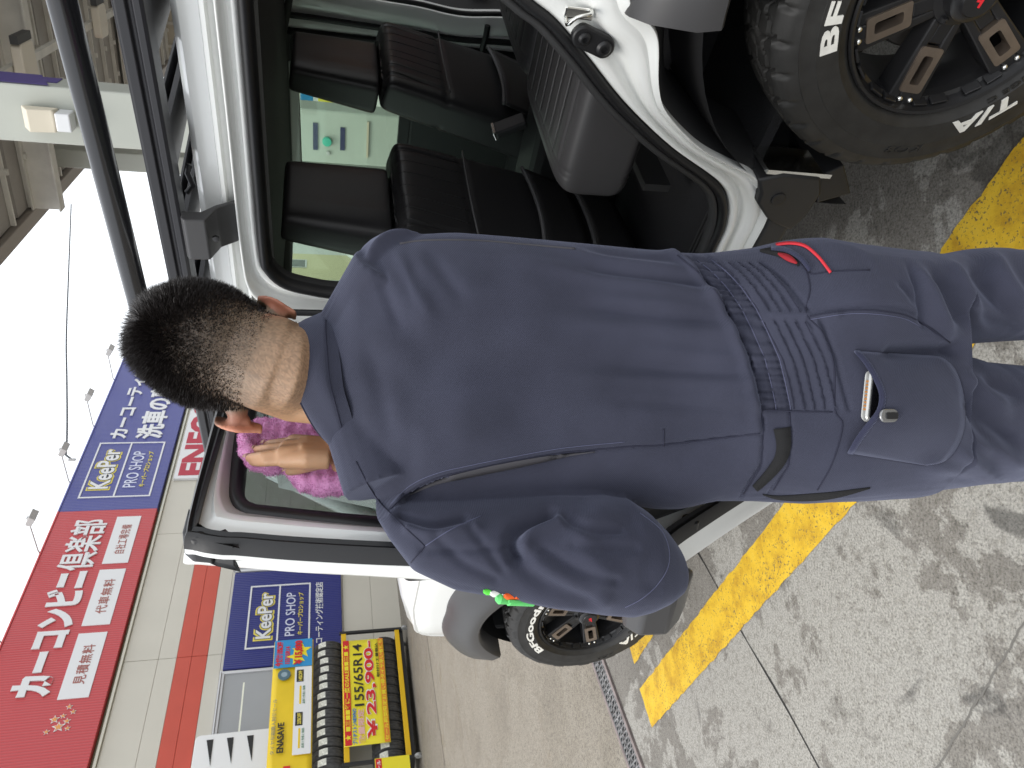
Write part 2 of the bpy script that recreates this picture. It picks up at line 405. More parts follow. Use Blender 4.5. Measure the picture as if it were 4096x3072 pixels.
# fascia signs
sg=thing('fascia_sign','red ribbed fascia sign with big white katakana car repair lettering','sign',MW)
MB().box((-4.6,-.14,4.95),(6.529,.02,6.84)).build('sheet',M_RED,sg,bevel=.006)
MB().box((-4.6,-.155,6.842),(6.529,.02,6.87)).build('coping',mat('red_coping',(.55,.06,.06),.4),sg)
text('lettering','カーコンビニ',2.0,4.76,5.82,6.45,-.145,M_WHITE,sg,bold=.055,depth=.02)
text('lettering','倶楽部',4.80,6.22,5.82,6.47,-.145,M_WHITE,sg,bold=.014,depth=.02)
for a0,a1,s_ in ((1.92,3.25,'見積無料'),(3.42,4.78,'代車無料'),(4.94,6.29,'自社工場完備')):
    b=MB().box((a0,-.152,5.215),(a1,-.141,5.68)).build('white_plate',M_WHITE,sg)
    text('plate_lettering',s_,a0+.26,a1-.26,5.34,5.53,-.153,M_LTEXT,b,bold=.012,depth=.004,spacing=1.15)
def star(cx,cz,r,rot=0.):
    return [(cx+(r if i%2==0 else r*.42)*math.sin(rot+i*math.pi/5),cz+(r if i%2==0 else r*.42)*math.cos(rot+i*math.pi/5)) for i in range(10)]
for (a,z),r in zip([(1.77,5.46),(1.67,5.38),(1.61,5.51),(1.56,5.62),(1.51,5.43),(1.42,5.53),(1.38,5.39),(1.35,5.68)],[.055,.05,.05,.08,.06,.10,.05,.05]):
    st_=MB().prism(star(a,z,r,.2),-.149,-.141,'y').build('star',M_WHITE,sg); MB().prism(star(a,z,r*.68,.2),-.155,-.149,'y').build('star_centre',mat('orange_star',(.70,.30,.08),.5),st_)
# a plain pink badge stands where the picture on the sign is
sg2=thing('fascia_sign','blue ribbed fascia sign with framed white and yellow shop lettering','sign',MW)
MB().box((6.531,-.14,4.95),(16.7,.02,6.84)).build('sheet',M_BLUE,sg2,bevel=.006)
MB().box((6.531,-.155,6.842),(16.7,.02,6.87)).build('coping',mat('blue_coping',(.12,.13,.36),.4),sg2)
def keeper(parent,a0,a1,z0,z1,y,split,kt,pt,jt,lw=.035):
    fr=MB()
    fr.box((a0,y-.012,z0),(a0+lw,y,z1)); fr.box((a1-lw,y-.012,z0),(a1,y,z1)); fr.box((a0+lw,y-.012,z0),(a1-lw,y,z0+lw)); fr.box((a0+lw,y-.012,z1-lw),(a1-lw,y,z1)); fr.box((a0+lw,y-.012,split-lw*.5),(a1-lw,y,split+lw*.5))
    f=fr.build('frame',M_WHITE,parent)
    text('lettering_outline','KeePer',kt[0]-.02,kt[1]+.02,kt[2]-.02,kt[3]+.02,y-.001,M_GOLD,f,bold=.075,depth=.005)
    text('lettering_shade','KeePer',kt[0]+.012,kt[1]-.008,kt[2]+.008,kt[3]-.008,y-.007,mat('dark_outline',(.02,.025,.06),.5),f,bold=.045,depth=.004)
    text('lettering','KeePer',kt[0]+.02,kt[1]-.02,kt[2]+.02,kt[3]-.02,y-.012,M_WHITE,f,bold=.02,depth=.005)
    text('lettering','PRO SHOP',*pt,y-.002,mat('silver_lettering',(.62,.64,.76),.4),f,bold=.004,depth=.008)
    text('lettering','キーパープロショップ',*jt,y-.002,M_GOLD,f,bold=.014,depth=.008)
keeper(sg2,6.93,8.91,5.16,6.59,-.141,5.895,(7.2,8.65,6.04,6.48),(7.25,8.55,5.52,5.78),(7.26,8.54,5.34,5.46))
text('lettering','カーコーティング',9.06,12.75,6.05,6.46,-.145,M_WHITE,sg2,bold=.03,depth=.02)
text('lettering','洗車の専門店',9.04,12.6,5.27,5.87,-.145,M_WHITE,sg2,bold=.03,depth=.02)
en=thing('wall_sign','white board with crimson latin letters below the blue fascia','sign',MW)
MB().box((7.6,-.075,4.02),(10.75,-.003,4.80)).build('board',M_WHITE,en,bevel=.01)
text('lettering','ENEOS',7.7,10.62,4.14,4.72,-.076,M_CRIM,en,bold=.045,depth=.006)
kp=thing('wall_sign','deep blue panel sign between the two windows, framed white lettering','sign',MW)
MB().box((2.29,-.06,1.13),(4.58,-.003,3.19)).build('panel',M_NAVY,kp,bevel=.006)
keeper(kp,2.68,4.19,1.72,2.86,-.061,2.305,(2.87,4.0,2.40,2.71),(2.91,3.96,2.0,2.175),(2.92,3.95,1.85,1.95),.03)
text('lettering','カーコーティング技術認定店',2.42,4.19,1.48,1.63,-.062,M_WHITE,kp,bold=.015,depth=.006)
# sign flood lamps on arms
M_GREY=mat('grey_lamp_housing',(.42,.41,.40),.5)
lamp_names=['sign lamp over the red sheet left of the white katakana','sign lamp over the red sheet nearest the blue sign','sign lamp above the framed shop lettering','sign lamp above the white katakana on the blue sign','sign lamp at the far end, beside the man\'s hair']
for a,lb in zip((3.2,5.355,7.5,9.613,11.74),lamp_names):
    t=thing('sign_lamp',lb,'lamp',MW@Matrix.Translation((a,-.07,6.87)),'flood lamps above the fascia')
    MB().tube([(0,0,0),(0,-.12,.03),(0,-.9,.055),(0,-.98,.05)],.014,6).build('arm',M_GREY,t,smooth=True)
    hd=MB(); hd.prism([(-1.10,-.02),(-.92,.075),(-.88,.06),(-.86,-.02),(-1.02,-.12)],-.13,.13,'x'); h=hd.build('housing',M_GREY,t,bevel=.01)
    MB().box((-.03,-.99,.03),(.03,-.90,.07)).build('knuckle',M_GREY,t)
cab=[(7.95,-.4,6.9),(8.05,-.4,7.05),(8.35,-.4,7.12),(8.7,-.4,7.2),(9.6,-.4,7.42),(11.4,-.4,7.88),(13.5,-.4,8.42),(17,-.4,9.25),(24,-.4,10.9)]
cb=MB().tube(resample(cab,60),.022,6).build('overhead_cable',mat('cable_black',(.05,.055,.06),.7),smooth=True); cb.matrix_world=MW; tag(cb,'dark overhead cable rising from the blue fascia into the sky','cable')
MB().box((7.93,-.42,6.84),(7.99,-.38,6.98)).build('cable_anchor',M_GREY,cb)

# ------------------------------------------------------------------ tyre rack
MR=frame(-5.664,11.697)
M_TYRE=mat('tyre_rubber',(.055,.055,.055),.75,var=(14,.45),bump=(55,.35,.004))
M_RYEL=mat('yellow_rack_bar',(.72,.44,.01),.4)
M_RBLK=mat('black_rack_steel',(.02,.02,.02),.45)
rack=thing('tyre_rack','black wheeled tyre rack with yellow front bars by the shop wall','rack',MR)
for z0,z1 in ((1.085,1.17),(.155,.235)):
    MB().box((-.12,-.02,z0),(2.29,.03,z1)).build('front_bar',M_RYEL,rack,bevel=.006)
    MB().box((-.12,.46,z0),(2.29,.5,z1)).build('back_bar',M_RBLK,rack,bevel=.006)
for a in (-.15,2.30):
    for y in (-.01,.47):
        MB().box((a-.025,y-.02,.1),(a+.025,y+.03,1.75 if y>.1 else 1.2)).build('post',M_RBLK,rack,bevel=.005)
    MB().box((a-.02,.02,1.1),(a+.02,.46,1.15)).build('side_bar',M_RBLK,rack)
    MB().box((a-.02,.02,.16),(a+.02,.46,.22)).build('side_bar',M_RBLK,rack)
    for y in (.02,.46):
        ca=MB(); ca.lathe([(.012,-.02),(.05,-.02),(.055,-.012),(.055,.012),(.05,.02),(.012,.02)],16,'x',M=Matrix.Translation((a,y-.05,.056))); ca.build('caster',mat('grey_caster',(.3,.3,.29),.4),rack,smooth='auto')
MB().box((-.12,.02,.09),(2.29,.45,.15)).build('base_tray',M_RBLK,rack)
# tyres
ty=MB(); r0=.278; prof=[(.178,-.062),(.19,-.073),(.225,-.079),(.255,-.075),(.272,-.062),(r0,-.045),(r0,-.030),(r0-.006,-.028),(r0-.006,-.022),(r0,-.020),(r0,.020),(r0-.006,.022),(r0-.006,.028),(r0,.030),(r0,.045),(.272,.062),(.255,.075),(.225,.079),(.19,.073),(.178,.062),(.182,.0)]
ty.lathe(prof,40,'x'); tyme=ty.build('spare_tyre',M_TYRE,None,smooth='auto')
lb=MB(); M_LAB=mat('tyre_paper_label',(.66,.66,.58),.6,var=(30,.25))
for i in range(5):
    pass
lb.grid([[(x,-(r0+.002)*math.cos(a),(r0+.002)*math.sin(a)) for x in (-.055,.05)] for a in np.linspace(.12,.62,6)])
first=True; n=0
for row,zc in ((0,1.385),(1,.452)):
    for k in range(14):
        a=-.04+.1655*k
        if first: o=tyme; first=False; lab=lb.build('paper_label',M_LAB,o)
        else:
            o=tyme.copy(); COL.objects.link(o); d=lab.copy(); COL.objects.link(d); d.parent=o
        o.matrix_world=MR@Matrix.Translation((a,.285,zc))@Matrix.Rotation(random.uniform(-.12,.12),4,'X')@Matrix.Rotation(random.uniform(-.02,.02),4,'Z')
        od=['leftmost','second','third','fourth','fifth','sixth','seventh','eighth','ninth','tenth','eleventh','twelfth','thirteenth','rightmost'][k]
        lbl='%s tyre %sin the %s row of the tyre rack'%(od,'' if k in (0,13) else 'from the left ','upper' if row==0 else 'lower')
        tag(o,lbl,'tyre','tyres in the %s row of the rack'%('upper' if row==0 else 'lower'))
# banners
M_PY=mat('poster_yellow',(.80,.56,.02),.45,var=(3,.05)); M_PY2=mat('poster_bright_yellow',(.82,.70,.03),.45); M_PW=mat('poster_white',(.78,.78,.77),.45)
M_PB=mat('poster_blue',(.03,.28,.58),.45); M_PR=mat('poster_red',(.62,.02,.025),.45); M_PK=mat('poster_black',(.02,.02,.02),.5); M_PG=mat('poster_grey_print',(.25,.25,.2),.5)
def flat(name,m,a0,a1,z0,z1,y,parent,th=.003): return MB().box((a0,y-th,z0),(a1,y,z1)).build(name,m,parent)
po=thing('banner','long yellow and white tyre banner hanging above the upper tyres','banner',MR)
sh_=MB(); sh_.grid([[(a,-.04-.02*math.sin(a*2.4)*(2.29-z),z) for z in np.linspace(1.64,2.29,8)] for a in np.linspace(-.55,2.2,30)]); sh_.build('sheet',M_PY,po,smooth=True,solid=.003)
Y0=-.078
flat('white_panel',M_PW,.06,1.62,1.66,1.93,Y0,po); flat('blue_panel',M_PB,1.63,2.19,1.66,2.28,Y0,po)
flat('red_corner',M_PR,-.5,-.1,1.95,2.05,Y0,po)
for i in range(2):
    st_=MB().prism(star(1.95-i*.12,1.83+i*.08,.17,.3+i),Y0-.008-i*.003,Y0-.004-i*.003,'y').build('burst',M_PY2,po)
text('lettering','ENASAVE',.12,.62,2.06,2.16,Y0-.001,M_PK,po,bold=.03,depth=.004)
text('lettering','タイヤ早期購入割引セール',.1,1.05,2.19,2.255,Y0-.001,M_PG,po,bold=.0,depth=.004)
text('lettering','今だけ10%OFF',1.66,2.16,2.13,2.26,Y0-.004,M_PR,po,bold=.04,depth=.004)
text('lettering','155/65R14',1.7,2.05,2.02,2.10,Y0-.004,M_PR,po,bold=.03,depth=.004)
text('lettering','￥15,800',1.66,2.15,1.80,1.95,Y0-.016,M_PR,po,bold=.05,depth=.004)
for a0 in (.54,1.33):
    b=flat('price_tag',M_PK,a0,a0+.23,1.79,1.90,Y0-.004,po); text('lettering','25%OFF' if a0<1 else '14%OFF',a0+.02,a0+.21,1.81,1.87,Y0-.008,M_GOLD,b,bold=.03,depth=.003)
for a0 in (.16,.92): flat('yellow_bar',M_PY,a0,a0+.33,1.82,1.85,Y0-.004,po); 
for a0 in (.16,.92): text('fine_print','品質と性能と価格',a0,a0+.33,1.76,1.80,Y0-.004,mat('green_print',(.1,.25,.15),.5),po,depth=.003)
tm=MB(); tm.lathe([(.05,-.005),(.10,-.005),(.10,.02),(.05,.02)],24,'y',M=Matrix.Translation((1.49,Y0-.01,2.1))); tm.build('tyre_picture',mat('blue_grey_print',(.09,.16,.2),.5),po)
tm=MB(); tm.lathe([(.0,-.0),(.055,-.0),(.055,.012),(.0,.012)],24,'y',M=Matrix.Translation((1.49,Y0-.012,2.1)),closed=False); tm.build('wheel_picture',mat('pale_print',(.3,.4,.45),.5),po)
pp=thing('price_banner','yellow and red tyre price banner on the front of the rack','banner',MR)
MB().grid([[(a,-.045-.006*math.sin(a*5),z) for z in np.linspace(.455,1.16,6)] for a in np.linspace(.11,2.1,16)]).build('sheet',M_PY2,pp,smooth=True,solid=.003)
Y1=-.056
flat('red_strip',M_PR,.12,2.09,1.045,1.15,Y1,pp); flat('red_strip',mat('poster_orange',(.72,.22,.03),.5),.12,2.09,.465,.545,Y1,pp)
for a in (.25,1.95): MB().prism(star(a,1.097,.05),Y1-.008,Y1-.003,'y').build('star',M_PY2,pp)
text('lettering','■三■■年に一度のSALE■■三■',.36,1.85,1.055,1.14,Y1-.004,M_PY2,pp,bold=.02,depth=.004)
text('lettering','155/65R14',.79,2.0,.83,.985,Y1-.001,M_PK,pp,bold=.012,depth=.004)
text('lettering_edge','￥23,900-',.19,2.06,.612,.812,Y1-.001,M_PW,pp,bold=.06,depth=.003)
text('lettering','￥23,900-',.2,2.05,.622,.802,Y1-.005,M_PR,pp,bold=.025,depth=.004)
text('lettering','ブリヂストンNEWNO',.13,.75,.96,1.035,Y1-.001,mat('blue_print',(.04,.2,.55),.5),pp,bold=.02,depth=.004)
text('lettering','数量限定',.13,.73,.84,.945,Y1-.001,mat('pink_print',(.75,.45,.4),.5),pp,bold=.03,depth=.004)
text('lettering','取付け工賃税込',1.3,2.0,.555,.605,Y1-.001,M_PK,pp,bold=.01,depth=.004)
text('lettering','セール期間限定お買い得タイヤ早い者勝ち',.14,2.06,.472,.54,Y1-.004,M_PY2,pp,bold=.02,depth=.003)
sp3=thing('price_card','small yellow price card with red border at the rack\'s left end','card',MR)
flat('card',M_PY2,-.75,-.16,.2,.72,-.09,sp3,.006); flat('red_border',M_PR,-.74,-.17,.62,.71,-.097,sp3); text('lettering','お買い得セール',-.72,-.2,.635,.695,-.101,M_PW,sp3,bold=.02,depth=.003)
# ------------------------------------------------------------------ canopy
M_DECK=mat('canopy_deck_sheet',(.33,.31,.285),.55,var=(3,.12)); M_DECKL=mat('canopy_white_steel',(.62,.60,.55),.5,var=(6,.1))
M_COLM=mat('pale_grey_column_paint',(.40,.415,.37),.45,var=(2.5,.06)); M_PURP=mat('purple_stripe',(.075,.055,.20),.5)
MC=Matrix(((BD.x,-BN.x,0,1.303),(BD.y,-BN.y,0,7.685),(0,0,1,4.3),(0,0,0,1)))
can=thing('station_canopy','grey ribbed steel canopy over the forecourt, upper right','canopy',MC)
X0,X1,YW=-2.0,9.0,10.0; pw=.5
dp=MB(); prof=[(0,.0),(.30,.0),(.34,.09),(.46,.09),(.498,.0)]
rows_=[[(x,0.02,z) for x,z in prof],[(x,YW,z) for x,z in prof]]; dp.grid(rows_); d0=dp.build('deck_panel',M_DECK,can,solid=.004); d0.matrix_local=Matrix.Translation((X0,0,0))
rb=MB(); rb.box((.285,.02,-.045),(.315,YW,-.004)); r0_=rb.build('seam_rib',M_DECKL,d0)
for k in range(1,int((X1-X0)/pw)):
    c_=copy_part(d0,can,Matrix.Translation((X0+k*pw,0,0))); e_=r0_.copy(); COL.objects.link(e_); e_.parent=c_
MB().box((X0,0.,.12),(X1,YW,.16)).build('roof_cover',M_DECK,can)
MB().box((X0,-.14,-.06),(X1,0.,.42)).build('edge_fascia',mat('taupe_fascia',(.30,.265,.235),.5),can,bevel=.01)
MB().box((X1-.02,0,-.35),(X1+.12,YW,.5)).build('end_fascia',mat('beige_fascia',(.52,.47,.38),.5,var=(2,.08)),can)
for k in range(24):
    y=.2+k*.4; MB().box((X1-.05,y,-.34),(X1-.022,y+.05,.1)).build('fascia_rib',M_DECKL,can)
for x in (.83,5.2):
    bm_=MB(); bm_.box((x-.07,.0,-.30),(x+.07,YW,-.285)); bm_.box((x-.008,.0,-.285),(x+.008,YW,-.055)); bm_.box((x-.07,.0,-.055),(x+.07,YW,-.04)); bm_.build('cross_beam',M_DECKL,can)
for y in (1.47,5.6): 
    rl=MB(); rl.box((-1.9,y-.035,-.38),(8.6,y+.035,-.33)); rl.build('lamp_rail',M_DECKL,can,bevel=.004)
    for x in np.arange(-1.6,8.6,1.35):
        MB().box((x-.012,y-.012,-.33),(x+.012,y+.012,-.004)).build('hanger',M_DECKL,can)
for x in (.17,2.70,5.2,7.6):
    for y in (1.5,5.6):
        lh=MB(); lh.prism(rrect(-.16,.16,-.16,.17,.05),-.47,-.385,'z',Matrix.Translation((x,y,0))); l_=lh.build('lamp_box',mat('cream_lamp_box',(.66,.60,.50),.45),can,bevel=.012,smooth='auto')
        MB().box((x-.165,y+.172,-.46),(x+.165,y+.235,-.40)).build('ballast',mat('dark_ballast',(.06,.06,.06),.6),l_)
for x in np.arange(-2,8.6,.5):
    for y in (.5,.9,1.9,2.3,2.8):
        MB().box((x+.30-.018,y,-.075),(x+.30+.018,y+.05,-.046)).build('clip',M_DECKL,can)
# columns
def column(cx,cy,wx,wy,h,label):
    M=Matrix(((BD.x,-BN.x,0,cx),(BD.y,-BN.y,0,cy),(0,0,1,0),(0,0,0,1)))
    t=thing('canopy_column',label,'column',M)
    MB().box((-wx/2,-wy/2,0),(wx/2,wy/2,h)).build('shaft',M_COLM,t,bevel=.012)
    MB().box((-wx/2-.08,-wy/2-.08,.0),(wx/2+.08,wy/2+.08,.12)).build('plinth',M_CONC,t,bevel=.01)
    return t
c1=column(1.655,5.08,.24,.335,4.28,'wide pale grey canopy column with a beige speaker box')
# its face towards the camera is local -x
fx=-.122
MB().prism([(-.03,3.0),(.09,3.0),(.09,4.2),(-.03,4.2)],.169,.172,'y').build('purple_band',M_PURP,c1)
MB().prism([(-.12,3.02),(.12,3.12),(.12,4.2),(-.12,4.2)],.1735,.1755,'y').build('purple_band',M_PURP,c1)
sb=MB(); sb.prism([(-.02,3.18),(-.11,3.13),(-.085,3.0),(-.02,2.985)],-.075,.055,'y',Matrix.Translation((fx,0,0))); so_=sb.build('speaker_hood',mat('cream_plastic',(.68,.62,.50),.45),c1,bevel=.006)
MB().box((fx-.115,-.06,2.905),(fx,.045,2.985)).build('sensor_box',mat('white_plastic',(.66,.67,.68),.4),c1,bevel=.008)
for z0,z1,a,b in ((1.505,1.535,-.085,.085),(1.335,1.365,-.075,.07)):
    MB().box((fx-.006,a,z0),(fx-.001,b,z1)).build('blue_label',mat('navy_label',(.012,.012,.07),.5),c1)
kb=MB(); kb.lathe([(.001,-.03),(.026,-.028),(.03,-.02),(.03,0)],20,'x',closed=False,M=Matrix.Translation((fx,-.025,1.447))); kb.build('green_button',mat('green_plastic',(.05,.42,.30),.35),c1,smooth='auto')
kb=MB(); kb.lathe([(.001,-.012),(.013,-.01),(.013,0)],12,'x',closed=False,M=Matrix.Translation((fx,-.10,1.44))); kb.build('key_switch',M_GREY,c1)
MB().box((fx-.012,-.11,1.185),(fx-.001,.12,1.197)).build('cord_cover',mat('tan_strip',(.5,.42,.32),.5),c1)
c2=column(2.47,9.05,.2,.2,4.28,'slim grey canopy column standing farther back in the forecourt')
# ------------------------------------------------------------------ beyond the car
far=thing('neighbour_building','pale building with a dark window seen through the windscreen','building',frame(.6,20.0))
MB().box((-1.2,0,0),(9.0,4,3.1)).build('wall',mat('pale_render',(.66,.67,.65),.6),far)
MB().box((4.7,-.02,0),(6.9,.02,3.1)).build('yellow_wall',mat('cream_render',(.66,.61,.38),.6),far)
wf=MB().box((5.75,-.05,2.0),(6.35,-.021,2.5)).build('window',M_ALU,far); MB().box((5.8,-.06,2.05),(6.3,-.051,2.45)).build('pane',mat('dark_pane',(.06,.07,.07),.15),wf)
MB().box((2.6,-.25,.6),(4.4,-.02,1.5)).build('shutter_box',mat('grey_shutter',(.35,.37,.38),.5),far)
MB().box((-1.3,-.2,3.1),(9.1,4.1,3.25)).build('roof_edge',M_GREY,far)
M2=Matrix(((math.cos(-.35),-math.sin(-.35),0,4.55),(math.sin(-.35),math.cos(-.35),0,11.2),(0,0,1,0),(0,0,0,1)))
bb=thing('banner_board','blue, white and yellow banner board behind the canopy column','banner',M2)
MB().box((-1.2,0,.9),(1.1,.03,2.0)).build('board',M_PW,bb); flat('blue_field',M_PB,-1.2,-.2,1.62,1.8,-.001,bb); flat('blue_field',M_PB,-.6,.6,1.2,1.34,-.001,bb); flat('yellow_field',M_PY2,-.9,-.1,1.2,1.55,-.005,bb); flat('yellow_field',M_PY2,.2,1.0,1.4,1.6,-.005,bb)
for x in (-1.1,1.0): MB().box((x-.03,.03,0),(x+.03,.08,2.0)).build('leg',M_GREY,bb)
hw=thing('shop_front','white glazed shop front across the forecourt','building',Matrix(((math.cos(-.5),-math.sin(-.5),0,8.5),(math.sin(-.5),math.cos(-.5),0,15.),(0,0,1,0),(0,0,0,1))))
MB().box((-6,0,0),(8,4,4.2)).build('wall',mat('white_shop_wall',(.70,.71,.69),.5),hw)
for k in range(6):
    w_=MB().box((-5.5+k*2.1,-.05,.6),(-3.8+k*2.1,.0,2.6)).build('window',M_ALU,hw); MB().box((-5.4+k*2.1,-.06,.7),(-3.9+k*2.1,-.051,2.5)).build('pane',mat('shop_glass',(.25,.3,.28),.1),w_)
# dark goods shelf beyond the far open door
sf=thing('goods_shelf','brown goods shelf with boxes beyond the far open door','shelf',Matrix(((.77,.64,0,2.55),(-.64,.77,0,2.75),(0,0,1,0),(0,0,0,1))))
M_BRN=mat('dark_brown_shelf',(.045,.028,.018),.6,var=(4,.3))
MB().box((-.7,.0,0),(.7,.4,2.0)).build('carcass',M_BRN,sf)
for z in (.4,.8,1.15,1.5): MB().box((-.7,-.12,z-.02),(.7,0,z)).build('shelf_board',M_BRN,sf)
for x,z,c_ in ((-.45,1.15,(.55,.5,.35)),(-.25,1.15,(.5,.1,.03)),(-.05,1.15,(.6,.58,.5)),(.2,1.15,(.5,.09,.03)),(-.4,.8,(.45,.08,.03)),(-.1,.8,(.04,.07,.25)),(.15,.8,(.6,.58,.5))):
    MB().box((x,-.1,z),(x+.15,-.02,z+.17)).build('carton',mat('carton_%d'%int(x*100+z*10000),c_,.6,var=(25,.5)),sf,bevel=.004)
# ------------------------------------------------------------------ the white off-roader (local x forward, y to its left, z up)
MCAR=Matrix(((-.6414,-.7672,0,1.2808),(.7672,-.6414,0,1.5787),(0,0,1,0),(0,0,0,1)))
car=thing('off_road_car','white four-door off-roader with its rear side door open','car',MCAR)
M_PAINT=mat('white_car_paint',(.80,.81,.785),.28,coat=.6,bump=(900,.02,.0004))
M_RUB=mat('black_rubber_seal',(.012,.012,.013),.42,bump=(90,.08))
M_PLAS=mat('black_textured_plastic',(.020,.020,.021),.5,bump=(500,.12,.0006))
M_TRIM=mat('dark_grey_trim',(.032,.032,.033),.6,bump=(400,.1,.0006))
M_FLARE=mat('satin_grey_flare',(.050,.049,.050),.38,bump=(500,.1,.0006))
M_CARPET=mat('dark_carpet',(.018,.018,.02),.95,bump=(300,.6,.003))
M_HEAD=mat('headliner_grey',(.06,.06,.056),.9,bump=(300,.2,.001))
M_BLK=mat('black_powder_coat',(.018,.018,.021),.42,bump=(700,.1,.0004))
M_CHROME=mat('bright_steel',(.75,.75,.72),.15,1.)
def glassmat(name,tint,rough=.0,refl=.08):
    m=bpy.data.materials.new(name); m.use_nodes=True; N=m.node_tree.nodes; L=m.node_tree.links; N.remove(N['Principled BSDF'])
    tr=N.new('ShaderNodeBsdfTransparent'); tr.inputs['Color'].default_value=(*tint,1); gl=N.new('ShaderNodeBsdfGlossy'); gl.inputs['Roughness'].default_value=.02
    lw=N.new('ShaderNodeLayerWeight'); lw.inputs['Blend'].default_value=.5; pw=N.new('ShaderNodeMath'); pw.operation='POWER'; pw.inputs[1].default_value=4.; L.new(lw.outputs['Facing'],pw.inputs[0])
    ml=N.new('ShaderNodeMath'); ml.operation='ADD'; ml.inputs[1].default_value=refl*.5; ml.use_clamp=True; mx=N.new('ShaderNodeMixShader')
    L.new(pw.outputs[0],ml.inputs[0]); L.new(ml.outputs[0],mx.inputs[0]); L.new(tr.outputs[0],mx.inputs[1]); L.new(gl.outputs[0],mx.inputs[2]); L.new(mx.outputs[0],N['Material Output'].inputs['Surface'])
    return m
M_GLASS=glassmat('green_tinted_glass',(.82,.92,.84)); M_DGLASS=glassmat('dark_privacy_glass',(.52,.57,.56),refl=.12)

# --- opening of the rear side door
E_=[(-.06,1.56),(-.06,1.42),(.0,1.30),(.09,1.19),(.133,1.126),(.158,1.079),(.215,1.006),(.282,.927),(.331,.859),(.387,.77),(.454,.643),(.502,.592),(.57,.564),(.644,.559),(.80,.558)]
FB=[(.835,.562),(.858,.60),(.858,.80),(.856,1.15),(.846,1.42),(.836,1.496),(.815,1.558),(.772,1.594),(.715,1.603),(.4,1.604),(.0,1.603),(-.035,1.597)]
loop=resample(E_+FB,220,True)
def inset2d(P,dist):
    n_=len(P); out=[]; cen=P.mean(0)
    for i in range(n_):
        t=P[(i+1)%n_]-P[(i-1)%n_]; t/=np.linalg.norm(t); nn=np.array([-t[1],t[0]])
        if np.dot(nn,cen-P[i])<0 and False: nn=-nn
        out.append(P[i]+nn*dist)
    return np.array(out)
# orientation: make the positive normal point into the hole
area=.5*np.sum(loop[:,0]*np.roll(loop[:,1],-1)-np.roll(loop[:,0],-1)*loop[:,1]); SG=1 if area>0 else -1
def yloop(P,y): return [(p[0],y,p[1]) for p in P]
sl=MB(); sl.grid([yloop(loop,.704),yloop(inset2d(loop,SG*.004),.714),yloop(inset2d(loop,SG*.012),.717),yloop(inset2d(loop,SG*.019),.710),yloop(inset2d(loop,SG*.022),.700),yloop(inset2d(loop,SG*.024),.694)],closed_v=True); seal=sl.build('door_opening_seal',M_RUB,car,smooth=True)
_k=np.clip(.62+.38*smoothstep(.75,.5,loop[:,0])*smoothstep(1.5,1.2,loop[:,1]),0,1)[:,None]
def ins(d): return loop+(inset2d(loop,SG*d)-loop)*_k
tr_=MB(); tr_.grid([yloop(ins(.023),.699),yloop(ins(.027),.704),yloop(ins(.036),.695),yloop(ins(.040),.684),yloop(ins(.036),.672)],closed_v=True); tr_.build('opening_trim',M_TRIM,car,smooth=True)
# --- door jamb: white sheet between the opening and the wheel arch, down to the sill
F_=[(-.15,1.56),(-.15,1.38),(-.13,1.22),(-.08,1.06),(.03,1.0),(.104,.962),(.128,.921),(.155,.893),(.244,.861),(.296,.824),(.362,.727),(.398,.636),(.425,.566),(.50,.50),(.62,.493),(.80,.49)]
n_=90; A=resample(E_,n_); B=resample(F_,n_)
wy=[(0,.704),(.03,.716),(.07,.721),(.16,.7215),(.22,.719),(.27,.708),(.34,.706),(.42,.712),(.47,.728),(.62,.735),(.74,.735),(.79,.729),(.84,.736),(.92,.744),(.97,.7475),(1.0,.741),(1.015,.715)]
rows_=[]
for w_,y in wy: rows_.append([(A[i,0]*(1-w_)+B[i,0]*w_, y, A[i,1]*(1-w_)+B[i,1]*w_) for i in range(n_)])
j=MB(); j.grid(rows_); jamb=j.build('door_jamb',M_PAINT,car,smooth='auto',angle=50,subsurf=1)
# striker, door bumper and jamb reinforcement
sk=MB(); sk.tube(resample([(.150,.722,1.062),(.150,.748,1.066),(.135,.752,1.055),(.128,.748,1.030),(.132,.722,1.022)],14),.0034,8); sk.build('striker',M_CHROME,jamb,smooth=True)
MB().box((.130,.718,1.016),(.150,.7235,1.068)).build('striker_plate',M_CHROME,jamb,bevel=.006)
bp=MB(); Pb=[]
for k in range(24):
    a=2*math.pi*k/24; L_=.022 if math.cos(a)>0 else -.022; Pb.append((.0205*math.sin(a),.0205*math.cos(a)+L_))
Mb=Matrix.Translation((.182,.716,1.006))@Matrix.Rotation(math.radians(-18),4,'Y')
bp.prism(Pb,0,.018,'y',Mb); bpo=bp.build('door_bumper',M_RUB,jamb,bevel=.004,smooth='auto')
for zz,rr in ((.021,.011),(-.021,.014)):
    q=MB(); q.lathe([(rr,.012),(rr,.022),(rr*.7,.026),(rr*.45,.0265),(rr*.4,.021),(.0005,.021)],20,'y',closed=False,M=Mb@Matrix.Translation((0,0,zz))); q.build('bumper_stud',M_RUB,bpo,smooth='auto')
